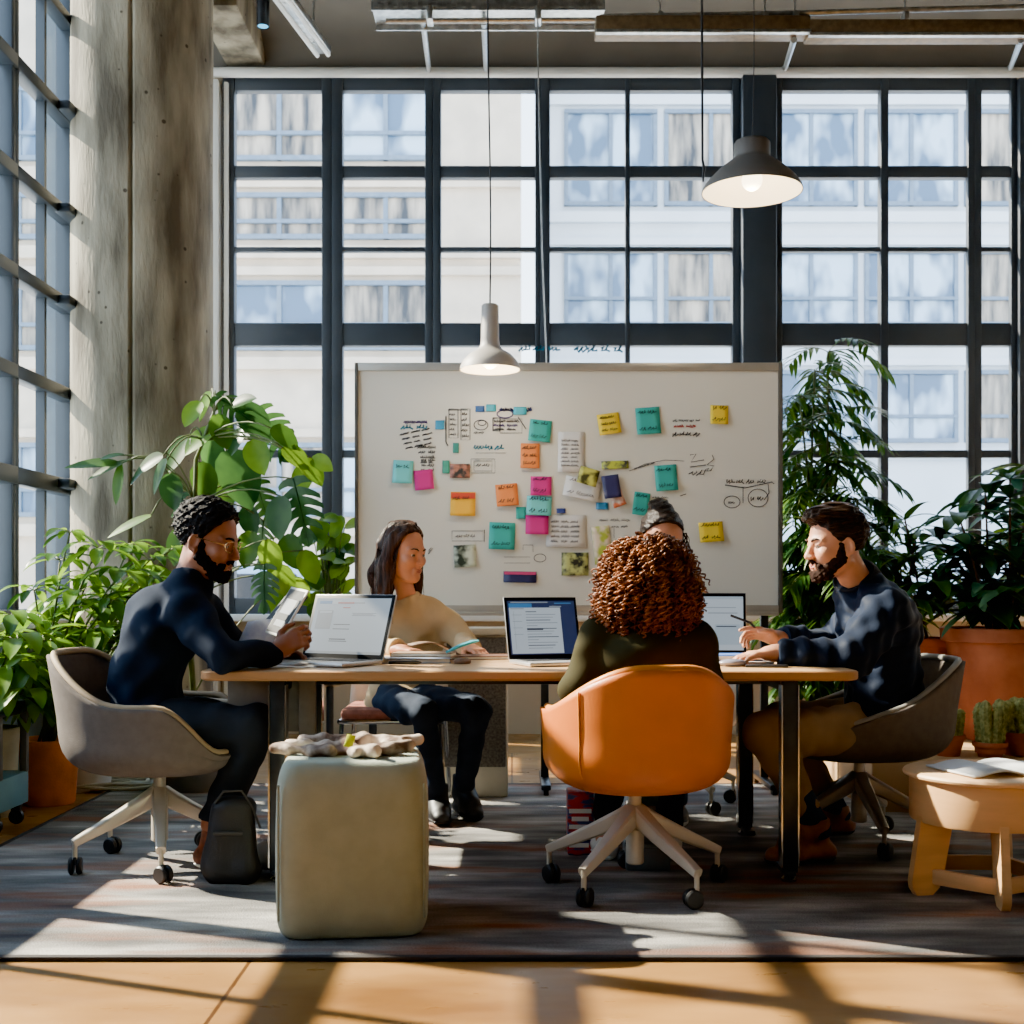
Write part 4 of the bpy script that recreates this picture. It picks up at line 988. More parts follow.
# ------------------------------------------------------------------ floor things
bz_ = RZ + .001
c = V(P(230, 0, 4.12).x, 4.14, 0)
t = thing('laptop_bag', 'black bag standing on the rug between the left chair and the green pouf', 'bag', (c.x, c.y, RZ), world=True)
S = SDF(.007); S.cone(c + V(-.03, 0, .07), c + V(-.015, .0, .26), .05, .04, .03, flat=((1, 0, 0), 1.5)); S.cone(c + V(-.04, .0, .05), c + V(.05, 0, .05), .048, .048, .02); S.cone(c + V(-.02, 0, .27), c + V(.05, .02, .27), .035, .03, .03); S.cone(c + V(.05, 0, .07), c + V(.045, 0, .25), .05, .03, .03); S.clip(c + V(0, 0, RZ + .001), (0, 0, -1), .5); S.noise(.003, 50)
S.mesh('bag_body', M('black_nylon', (34, 33, 34), .6, bump=.2, bscale=200), t)
mb = MB(); mb.tube([c + V(-.05, -.03, .29), c + V(-.02, -.03, .33), c + V(.04, -.02, .33), c + V(.07, -.01, .28), c + V(.1, .0, .2)], .008, 8, flat=.5); mb.box(c + V(.0, -.052, .19), (.1, .012, .012), bev=.004); mb.build('strap', M('bag_strap', (60, 56, 52), .7), t)
S = SDF(.006); c = V(P(274, 0, 4.3).x, 4.34, RZ); S.cone(c + V(-.04, 0, .05), c + V(.05, .02, .04), .05, .04, .03); S.clip(c, (0, 0, -1), .3)
tag(S.mesh('cloth_pouch', M('grey_canvas', (128, 122, 112), .9)), 'soft grey pouch on the rug behind the green pouf', 'pouch')
# things behind the orange chair
c = V(P(580, 0, 4.62).x, 4.62, RZ)
t = thing('shopping_bag', 'red white and blue printed paper bag standing under the table left of the black case', 'bag', c, world=True)
mb = MB(); mb.box2(c + V(-.05, -.06, 0), c + V(.05, .06, .24), bev=.006); mb.build('bag_body', M('collage_print', (186, 60, 60), .6, col2=(70, 80, 120), scale=18, stretch=(1, 1, 3), detail=3, lo=.45, hi=.55), t)
mb = MB()
for i, z in enumerate((.03, .06, .1, .13, .16)): mb.box2(c + V(-.045 + .01 * (i % 2), -.063, z), c + V(.03 + .01 * (i % 3), -.06, z + .016))
mb.build('white_stripes', m_white, t)
c = V(P(652, 0, 4.6).x, 4.6, RZ)
t = thing('equipment_case', 'tall black equipment case under the table behind the orange chair', 'case', c, world=True)
mb = MB(); mb.box2(c + V(-.075, -.1, .0), c + V(.085, .1, .36), bev=.012); mb.build('case_body', M('glossy_black', (22, 22, 24), .2), t)
mb = MB(); mb.box2(c + V(-.06, -.104, .2), c + V(.07, -.1, .33), bev=.003); mb.build('screen_panel', M('green_panel', (34, 60, 42), .2, col2=(90, 100, 70), scale=20), t)
mb = MB(); mb.tube([c + V(-.04, 0, .36), c + V(-.04, 0, .39), c + V(.05, 0, .39), c + V(.05, 0, .36)], .007, 8); mb.build('handle', m_black, t)
c = V(P(645, 0, 4.36).x, 4.36, RZ)
t = thing('storage_box', 'low dark grey storage box on the rug under the orange chair', 'box', c, world=True)
mb = MB(); mb.box2(c + V(-.075, -.06, 0), c + V(.085, .08, .085), bev=.008); mb.build('box_body', M('grey_plastic', (88, 94, 98), .4), t)
mb = MB(); mb.box2(c + V(-.08, -.065, .085), c + V(.09, .085, .1), bev=.005); mb.build('lid', M('grey_plastic_lid', (104, 110, 114), .4), t)

# left: trolley, coil
c = V(-2.27, 5.12, 0)
t = thing('display_trolley', 'small wooden framed glass trolley with a teal base at the left edge', 'trolley', c, world=True)
mb = MB(); mb.box2(c + V(-.17, -.15, .09), c + V(.15, .15, .23), bev=.01); mb.build('base_box', M('teal_laminate', (92, 134, 146), .5, var=.06), t)
for sx in (-.155, .135):
    for sy in (-.135, .135): mb = MB(); mb.box(c + V(sx, sy, .36), (.03, .03, .27), bev=.003); mb.build('corner_post', M('grey_post', (92, 92, 90), .5), t)
mb = MB(); mb.box2(c + V(-.17, -.15, .485), c + V(.15, .15, .505), bev=.004); mb.build('top_panel', m_dkmetal, t)
mb = MB(); mb.box2(c + V(-.15, -.148, .24), c + V(.115, -.144, .48)); mb.build('glass_panel', glass_mat('trolley_glass', (214, 224, 214), .12), t)
mb = MB()
for a, b in (((-.15, -.15, .23), (.115, -.14, .255)), ((-.15, -.15, .465), (.115, -.14, .485)), ((.09, -.15, .23), (.115, -.14, .485))): mb.box2(c + V(*a), c + V(*b))
mb.build('wooden_frame', M('trolley_wood', (176, 108, 60), .5, var=.15), t)
for sx in (-.13, .11):
    for sy in (-.11, .11):
        mb = MB(); mb.lathe([(.004, -.012), (.03, -.012), (.034, 0), (.03, .012), (.004, .012)], c + V(sx, sy, .034), 16, rot=Matrix.Rotation(PI / 2, 3, 'X')); mb.box(c + V(sx, sy, .075), (.04, .03, .03), bev=.005); mb.build('caster', m_black, t)
mb = MB(); cc_ = V(P(105, 0, 6.25).x, 6.2, 0)
for k in range(9):
    pts = []
    for i in range(25):
        a = 2 * PI * i / 24 + k; r = .14 + .018 * (k % 5) + .02 * math.sin(3 * a + k); pts.append(cc_ + V(r * 1.75 * math.cos(a), r * .9 * math.sin(a), .014 + .011 * (k // 3) + .006 * math.sin(5 * a + k)))
    mb.tube(pts, .009, 6)
tag(mb.build('cable_coil', M('pale_cable', (186, 180, 160), .6)), 'coil of pale cable lying on the floor behind the left chair', 'cable')
# ------------------------------------------------------------------ plants
def leafm(nm, c1, c2, tr=.35, rough=.38): return M(nm, c1, rough, col2=c2, scale=5, trans=tr, detail=3, lo=.3, hi=.7, spec=.3)
m_lf_bright = leafm('leaf_bright', (62, 104, 22), (120, 158, 40), .42)
m_lf_mid = leafm('leaf_mid', (36, 74, 26), (74, 112, 36), .35)
m_lf_dark = leafm('leaf_dark', (30, 62, 34), (62, 102, 48), .42, .3)
m_lf_palm = leafm('leaf_palm', (36, 70, 28), (80, 116, 38), .42)
m_lf_blue = leafm('leaf_bluish', (48, 88, 72), (96, 140, 110), .35, .25)
m_lf_yel = leafm('leaf_yellow', (170, 160, 30), (214, 196, 50), .45)
m_stem = M('plant_stem', (84, 96, 44), .6, var=.2); m_bark = M('brown_stem', (96, 72, 46), .8, var=.2)
m_terra = M('terracotta', (176, 92, 56), .8, var=.2, scale=6, bump=.25, bscale=30, detail=7)
m_terra_d = M('terracotta_weathered', (150, 78, 50), .85, col2=(190, 110, 74), scale=4, bump=.3, bscale=26, detail=8)
m_soil = M('soil', (52, 40, 30), .95, var=.3, scale=40)

def leaf(mb, o, d, L, W, kind='ellip', droop=.4, up=(0, 0, 1), fold=.18, n=7, mi=0, roll=0):
    """one leaf blade from o along d; droop bends it towards the ground"""
    o, d = Vector(o), Vector(d).normalized(); up = Vector(up)
    sd = d.cross(up)
    if sd.length < 1e-3: sd = V(1, 0, 0)
    sd.normalize(); nr = sd.cross(d).normalized()
    if roll: q = Matrix.Rotation(roll, 3, d); sd = q @ sd; nr = q @ nr
    rows = []; p = o.copy(); dd = d.copy()
    for i in range(n + 1):
        t = i / n
        if kind == 'heart': w = (math.sin(PI * min(1, t * .86 + .14)) ** .75) * (1 if t > .12 else .55 + t * 3.7)
        elif kind == 'lance': w = math.sin(PI * min(1, t * .92 + .06)) ** .8 * (1 - .25 * t)
        elif kind == 'strap': w = min(1, t * 6 + .3) * (1 - t ** 2.5)
        else: w = math.sin(PI * (t * .95 + .03)) ** .85
        if i == n: w = .02
        w *= W / 2; nn = nr
        e = nn * (fold * w)
        rows.append([p + sd * w + e, p + sd * w * .5 + e * .4, p.copy(), p - sd * w * .5 + e * .4, p - sd * w + e])
        dd = (dd + V(0, 0, -droop / n)).normalized(); nr = sd.cross(dd).normalized()
        p = p + dd * (L / n)
    mb.grid(rows, mi)
def monstera(mb, o, d, L, W, up, droop=.4, mi=0, lobes=6):
    o, d, up = Vector(o), Vector(d).normalized(), Vector(up); sd = d.cross(up).normalized(); nr = sd.cross(d).normalized()
    def mid(t): return o + d * (L * t) + V(0, 0, -droop * L * t * t * .5)
    mb.tube([mid(i / 8) for i in range(9)], [.006 * (1 - .7 * i / 8) for i in range(9)], 5, mi)
    for s in (-1, 1):
        for k in range(lobes):
            t0, t1 = k / lobes * .9, (k + .86) / lobes * .9
            wd = W / 2 * math.sin(PI * min(1, .2 + .8 * (k + .4) / lobes)) ** .6
            rows = []
            for j in range(6):
                u = j / 5; sh = .16 * u * u - (.12 * u if k == 0 else 0); nrw = 1 - .45 * u ** 3; tm = (t0 + t1) / 2; hw = (t1 - t0) / 2
                if u < .3: hw = .5 / lobes * .9 * 1.02
                a, b = mid(tm - hw * nrw + sh * 1), mid(tm + hw * nrw + sh * 1)
                off = sd * (s * wd * u) + nr * (.12 * wd * u - .22 * wd * u * u)
                rows.append([a + off, b + off] if s > 0 else [b + off, a + off])
            mb.grid(rows, mi)
        rows = []
    leaf(mb, mid(.84), (mid(1) - mid(.84)), L * .24, W * .3, 'ellip', .1, up, 0, 5, mi)
def pot(t, c, r0, r1, h, mat, rim=.03, name='pot', thick=.012):
    mb = MB(); mb.lathe([(r0 * .96, 0), (r0, .008), (lerp(r0, r1, .88), h - rim * 1.05), (r1 * 1.05, h - rim), (r1 * 1.06, h - .004), (r1 * 1.03, h), (r1 - thick, h), (r1 - thick * 1.3, h - .05)], c, 40, cap1=False)
    o = mb.build(name, mat, t)
    mb = MB(); mb.lathe([(r1 - thick * 1.2, h - .035), (.002, h - .03)], c, 24, cap0=False); mb.build('soil', m_soil, t)
def curve(a, b, sag=0, n=10, side=V(0, 0, 0)):
    a, b = Vector(a), Vector(b); return [a.lerp(b, i / n) + (V(0, 0, 1) * sag + side) * (4 * (i / n) * (1 - i / n)) for i in range(n + 1)]

# --- tall climbing monstera in front of the column
rs = random.Random(11)
base = V(P(196, 0, 6.1).x, 6.1, 0)
t = thing('monstera', 'tall climbing monstera with big split leaves behind the man in navy', 'plant', base, world=True)
pot(t, base, .15, .2, .34, M('grey_planter', (120, 118, 112), .7))
st = MB(); lv = MB()
spine = [base + V(0, 0, .3), P(190, 640, 6.1), P(194, 540, 6.1), P(196, 460, 6.1), P(214, 412, 6.1)]
st.tube(spine, [.016, .015, .013, .011, .008], 8)
ML = [(232, 405, 40, .9, -.5, 1), (255, 420, 44, .8, -.7, 1), (270, 430, 50, .7, -.9, 1), (285, 436, 32, .9, -.5, 0), (205, 405, 30, -.4, -.6, 2), (192, 412, 30, -.5, -.9, 2), (243, 400, 28, .7, .3, 1), (222, 430, 34, .4, -.9, 0), (178, 452, 38, -.6, -.8, 0), (213, 455, 34, .1, -1, 1),
      (258, 455, 38, .5, -.9, 2), (240, 476, 62, .5, -.9, 1), (262, 500, 40, .3, -1, 0), (225, 490, 40, -.2, -1, 0), (296, 456, 32, .8, -.5, 2), (312, 470, 34, .7, -.7, 2), (322, 462, 26, .8, -.3, 2), (303, 478, 34, -.2, -1, 2), (300, 505, 56, .25, -1, 1), (280, 516, 42, .0, -1, 1), (262, 540, 40, -.1, -1, 0), (248, 548, 36, -.2, -1, 0), (272, 556, 36, .3, -1, 2), (292, 550, 36, .5, -.9, 0),
      (264, 584, 40, 0, -1, 1), (284, 580, 34, .4, -.9, 2), (300, 590, 30, .5, -.7, 2), (276, 600, 30, 0, -1, 2), (310, 565, 34, .4, -.9, 2), (250, 520, 30, .3, -.8, 1), (160, 475, 36, -.5, -.9, 0), (172, 490, 34, .1, -1, 1), (150, 462, 30, -.9, -.4, 0), (205, 480, 38, .3, -1, 0), (186, 512, 40, .4, -1, 1), (200, 438, 40, -.7, -.6, 2), (236, 440, 30, -.3, -.9, 1), (178, 545, 36, -.3, -1, 0), (214, 530, 36, .2, -1, 1)]
for i, (px, py, sz, dx, dz, mi) in enumerate(ML):
    D = 6.1 + rs.uniform(-.28, .3); c = P(px, py, D); L = sz * D / F * 1.08; d = V(dx, rs.uniform(-.5, .3), dz).normalized()
    o = c - d * L * .45; up = V(rs.uniform(-.5, .2), -.75 + rs.uniform(-.3, .3), .7)
    if sz >= 40 and i % 2 == 0: monstera(lv, o, d, L, L * .82, up, .25, mi)
    else: leaf(lv, o, d, L, L * .66, 'heart', .35, up, .2, 8, mi)
    k = min(4, max(0, int((650 - py) / 55))); anchor = spine[min(k, 4)].lerp(spine[min(k + 1, 4)], .4)
    st.tube(curve(anchor, o, .06, 6), [.005, .005, .005, .004, .004, .004, .004], 5)
for px, py, sz, dx, dz, mi in ((92, 462, 46, -1, .05, 0), (106, 468, 36, -.8, -.3, 0), (118, 484, 36, -.1, -1, 0), (128, 524, 40, -.9, -.35, 2), (140, 470, 30, -.6, -.7, 1), (112, 455, 22, .6, .2, 0)):
    D = 6.0; c = P(px, py, D); L = sz * D / F * 1.2; d = V(dx, -.1, dz).normalized(); o = c - d * L * .5
    leaf(lv, o, d, L, L * .34, 'lance', .25, V(-.2, -.7, .8), .15, 8, mi); st.tube(curve(spine[2].lerp(spine[3], .5), o, .1, 6), .004, 5)
lv.build('leaves', [m_lf_mid, m_lf_dark, m_lf_bright], t, sharp=0); st.build('stem', m_stem, t, sharp=0)

# --- umbrella plants at the left window
def umbrella(label, base, heads, potargs, seed, D0, mats, leafl=.17, leafw=.36, dens=8, name='umbrella_plant'):
    rs = random.Random(seed); t = thing(name, label, 'plant', base, world=True)
    if potargs: pot(t, base, *potargs)
    st = MB(); lv = MB(); z0 = potargs[2] - .04 if potargs else .1
    for px, py, sc in heads:
        D = D0 + rs.uniform(-.3, .3); h = P(px, py, D)
        pts = curve(base + V(rs.uniform(-.05, .05), rs.uniform(-.05, .05), z0), h, 0, 8, V((h.x - base.x) * -.12, 0, .05)); st.tube(pts, [.008 * (1 - .5 * i / 8) for i in range(9)], 6)
        for lev in range(2):
            q = pts[-1] if lev == 0 else pts[6]
            m = dens if lev == 0 else dens - 3
            for k in range(m):
                a = 2 * PI * k / m + rs.uniform(-.3, .3); el = rs.uniform(-.2, .55)
                d = V(math.cos(a), math.sin(a), el); L = leafl * sc * rs.uniform(.75, 1.2)
                pe = q + d.normalized() * .035 * sc; st.tube([q, pe], .002, 4)
                leaf(lv, pe, d, L, L * leafw, 'ellip', rs.uniform(.8, 1.7), V(0, 0, 1), .22, 7, rs.choice((0, 0, 1, 2)))
    lv.build('leaves', mats, t, sharp=0); st.build('stem', m_stem, t, sharp=0); return t
umbrella('leafy umbrella plant in an orange pot at the left window', V(P(45, 0, 5.75).x + .02, 5.75, 0), [(98, 548, 1.1), (60, 560, 1.0), (122, 572, 1.1), (84, 600, 1.1), (142, 596, 1.0), (52, 612, 1.0), (100, 632, 1.1), (128, 640, 1.0), (72, 655, 1.0), (70, 532, .8), (150, 560, .9), (112, 600, 1.0), (34, 590, .9), (140, 622, 1.0), (152, 578, .9), (90, 575, 1.0)], (.12, .14, .31, M('orange_pot', (206, 120, 60), .7, var=.15, scale=9, bump=.2)), 3, 5.65, [m_lf_mid, m_lf_bright, m_lf_bright])
umbrella('bushy plant in a white pot beside the orange pot', V(P(84, 0, 6.15).x, 6.15, 0), [(150, 565, 1.0), (170, 575, 1.0), (130, 545, .9), (165, 600, 1.0), (150, 625, 1.0), (120, 660, 1.0), (110, 690, .8), (140, 650, 1.0), (170, 550, .9)], (.13, .155, .3, M('white_pot', (216, 210, 198), .6, var=.06)), 8, 6.2, [m_lf_mid, m_lf_mid, m_lf_bright], .18, .34)
umbrella('low broad leaved plant drooping over the trolley at the left edge', V(-2.36, 5.42, 0), [(18, 640, 1.15), (40, 660, 1.1), (8, 668, 1.1), (30, 690, 1.1), (50, 700, 1.0), (22, 672, 1.2), (60, 680, 1.0), (6, 700, 1), (12, 615, 1.0), (48, 640, 1)], (.11, .13, .4, M('pale_pot', (170, 160, 130), .7)), 21, 5.3, [m_lf_bright, m_lf_mid, m_lf_bright], .19, .32, 9, 'schefflera')
# a yellowing leaf pair is part of the bush; pothos by the whiteboard edge
rs = random.Random(4); base = V(P(330, 0, 6.45).x, 6.45, 0)
t = thing('pothos', 'bright round leaved pothos at the left edge of the whiteboard', 'plant', base, world=True)
mb = MB(); mb.lathe([(.1, 0), (.1, .02), (.02, .04), (.02, .5), (.14, .52), (.14, .54), (.001, .54)], base, 24); mb.build('plant_stand', m_dkmetal, t)
pot(t, base + V(0, 0, .54), .09, .12, .22, m_white)
lv = MB(); st = MB()
for i in range(46):
    px = 331 + rs.uniform(-17, 18); py = rs.uniform(516, 612); D = 6.4 + rs.uniform(-.12, .2); L = rs.uniform(.1, .16); d = V(rs.uniform(-1, 1), rs.uniform(-.8, .2), rs.uniform(-.8, .5)); c = P(px, py, D)
    leaf(lv, c, d, L, L * .75, 'heart', .5, V(0, -.6, .8), .15, 7, rs.choice((0, 0, 1))); st.tube(curve(base + V(0, 0, .74), c, .02, 5), .003, 4)
lv.build('leaves', [m_lf_bright, m_lf_mid], t, sharp=0); st.build('stem', m_stem, t, sharp=0)

# --- plinth and the plants at the right window
px0 = P(872, 0, 5.45).x
MB()
t = thing('plant_plinth', 'low pale wooden plinth carrying the pots at the right window', 'plinth', (2.9, 6.3, 0), world=True)
mb = MB(); mb.box2((px0, 5.45, .0), (4.6, 7.2, .245), bev=.006); mb.build('plinth_body', M('plinth_wood', (176, 142, 100), .6, var=.1, scale=3), t)
ZP = .245
# bamboo palm
rs = random.Random(19); base = V(P(822, 0, 6.6).x, 6.6, 0)
t = thing('bamboo_palm', 'tall bamboo palm with narrow drooping leaves beside the right edge of the whiteboard', 'plant', base, world=True)
pot(t, base, .17, .22, .36, m_terra)
lv = MB(); st = MB()
canes = [(800, 400), (815, 372), (828, 352), (842, 420), (806, 470), (834, 480), (858, 500), (795, 520), (820, 540), (848, 560), (872, 530), (800, 580)]
for px, py in canes:
    top = P(px, py, 6.6 + rs.uniform(-.22, .22)); pts = curve(base + V(rs.uniform(-.1, .1), rs.uniform(-.1, .1), .3), top, 0, 10, V(rs.uniform(-.05, .05), 0, 0)); st.tube(pts, [.011 * (1 - .5 * i / 10) for i in range(11)], 6)
    for i in range(2, 11):
        for k in range(3 + (i > 6)):
            a = rs.uniform(0, 2 * PI); fd = V(math.cos(a), math.sin(a) * .8, rs.uniform(.3, .9)).normalized(); Lf = rs.uniform(.16, .34) * (1.1 if i > 6 else .8)
            q = pts[i].copy(); dd = fd.copy(); m = 7; path = [q.copy()]
            for j in range(m):
                dd = (dd + V(0, 0, -.2)).normalized(); q = q + dd * Lf / m; path.append(q.copy())
                if j < 1: continue
                for s in (-1, 1):
                    sd = dd.cross(V(0, 0, 1)).normalized() * s; ld = (dd * .75 + sd * .7 + V(0, 0, .1)).normalized(); ll = rs.uniform(.13, .22) * (1 - .3 * abs(j - 3) / 4)
                    leaf(lv, q, ld, ll, .03, 'strap', rs.uniform(.5, 1.3), V(0, 0, 1), .2, 4, rs.choice((0, 0, 1)))
            st.tube(path, .0028, 4)
lv.build('leaves', [m_lf_palm, m_lf_dark], t, sharp=0); st.build('cane', m_stem, t, sharp=0)

def bush(label, base, potargs, heads, D0, seed, mats, L0, wr, kind, name, nl=16, spread=.22):
    rs = random.Random(seed); t = thing(name, label, 'plant', base, world=True); pot(t, base, *potargs)
    lv = MB(); st = MB()
    for px, py in heads:
        h = P(px, py, D0 + rs.uniform(-.3, .3)); pts = curve(base + V(rs.uniform(-.08, .08), rs.uniform(-.08, .08), potargs[2] - .04), h, 0, 8, V(0, 0, .03)); st.tube(pts, [.009 * (1 - .5 * i / 8) for i in range(9)], 6)
        for k in range(nl):
            i = rs.choice((4, 5, 6, 7, 8, 8)); a = k * 2.4 + rs.uniform(-.4, .4); d = V(math.cos(a), math.sin(a), rs.uniform(.1, .9)); L = L0 * rs.uniform(.7, 1.2)
            leaf(lv, pts[i], d, L, L * wr, kind, rs.uniform(.7, 1.6), V(0, 0, 1), .2, 7, rs.choice((0, 0, 1, 2)))
    lv.build('leaves', mats, t, sharp=0); st.build('stem', m_bark, t, sharp=0); return t
b1 = V(P(1002, 0, 6.25).x, 6.25, ZP)
bush('large dark green rubber plant in the big terracotta pot at the right edge', b1, (.2, .29, .58, m_terra_d, .07, 'pot', .03),
     [(960, 520), (985, 490), (1010, 480), (1030, 510), (945, 550), (975, 560), (1000, 540), (1025, 560), (955, 590), (990, 590), (1015, 590), (935, 585), (1005, 610), (970, 610), (1035, 600), (940, 540)], 6.15, 31, [m_lf_dark, m_lf_dark, m_lf_blue], .26, .3, 'ellip', 'rubber_plant', 22)
b2 = V(P(918, 0, 6.5).x, 6.5, ZP)
bush('mid green dracaena in the smaller terracotta pot behind the right man', b2, (.12, .16, .52, m_terra, .05, 'pot'),
     [(900, 560), (915, 540), (930, 570), (895, 590), (915, 600), (935, 600), (880, 570), (905, 520), (890, 615), (872, 600)], 6.4, 37, [m_lf_mid, m_lf_palm, m_lf_bright], .27, .15, 'strap', 'dracaena', 22)
b3 = V(P(1075, 0, 6.6).x, 6.6, ZP)
bush('tall leafy plant half outside the right edge of the picture', b3, (.17, .22, .5, m_terra, .05, 'pot'),
     [(1030, 470), (1015, 500), (1050, 480), (1040, 530), (1075, 490), (1020, 540), (1060, 540)], 6.5, 41, [m_lf_mid, m_lf_dark, m_lf_bright], .3, .24, 'ellip', 'fig_plant', 20)

def cactus(label, px, D, stems, pr, ph, seed, matp, hgt):
    rs = random.Random(seed); base = V(P(px, 0, D).x, D, ZP)
    t = thing('small_cactus', label, 'plant', base, group='little cacti in front of the big pots', world=True)
    pot(t, base, pr * .72, pr, ph, matp, .02, 'pot', .006)
    m = M('cactus_green_%d' % seed, (112, 118, 62), .8, col2=(160, 160, 96), scale=60)
    for k in range(stems):
        a = 2 * PI * k / stems + .5; r = pr * .5 if stems > 1 else 0; h = hgt * rs.uniform(.75, 1.1); q = base + V(r * math.cos(a), r * math.sin(a), ph - .02); rows = []
        for i in range(22):
            u = i / 21; z = h * u; rr = (pr * .34 if stems > 1 else pr * .5) * min(1, math.sqrt(max(.003, 1 - ((u - .8) / .2) ** 2)) if u > .8 else 1) * (1 + .12 * math.sin(i * 2.2))
            rows.append([q + V(rr * (1 + .12 * math.cos(8 * b)) * math.cos(b) + .02 * u * math.cos(a), rr * (1 + .12 * math.cos(8 * b)) * math.sin(b), z) for b in [2 * PI * j / 32 for j in range(32)]])
        mb = MB(); mb.grid(rows, closed=True); mb.poly(rows[-1]); mb.build('stem', m, t, sharp=0)
cactus('small bushy cactus in a dark terracotta pot behind the right chair', 948, 5.62, 6, .075, .10, 51, m_terra_d, .15)
cactus('pale clustered cactus left of the pot at the right edge', 990, 5.58, 7, .075, .07, 52, m_terra_d, .2)
cactus('small bushy cactus in a terracotta pot at the right edge', 1018, 5.64, 6, .085, .11, 53, m_terra, .17)
# ------------------------------------------------------------------ people
def skin_mat(nm, c, sss=.08):
    m = M(nm, c, .48, var=.07, scale=14, detail=4, bump=.06, bscale=260)
    b = m.node_tree.nodes['Principled BSDF']; b.inputs['Subsurface Weight'].default_value = sss
    b.inputs['Subsurface Radius'].default_value = (.012, .005, .003); b.inputs['Subsurface Scale'].default_value = .6
    return m
def cloth_mat(nm, c, rough=.88, var=.1, sc=9, bump=.25, bs=420, sheen=0): return M(nm, c, rough, var=var, scale=sc, bump=bump, bscale=bs, sheen=sheen, spec=.08)
m_eye = [M('eye_white', (186, 174, 164), .35, var=.01), M('eye_iris', (58, 38, 24), .2), M('eye_pupil', (8, 8, 8), .15)]
def hair_mat(nm, c1, c2, st=(60, 60, 4), rough=.42, lo=.35, hi=.65): return M(nm, c1, rough, col2=c2, scale=3, stretch=st, detail=4, bump=.5, bscale=6, lo=lo, hi=hi, spec=.14)

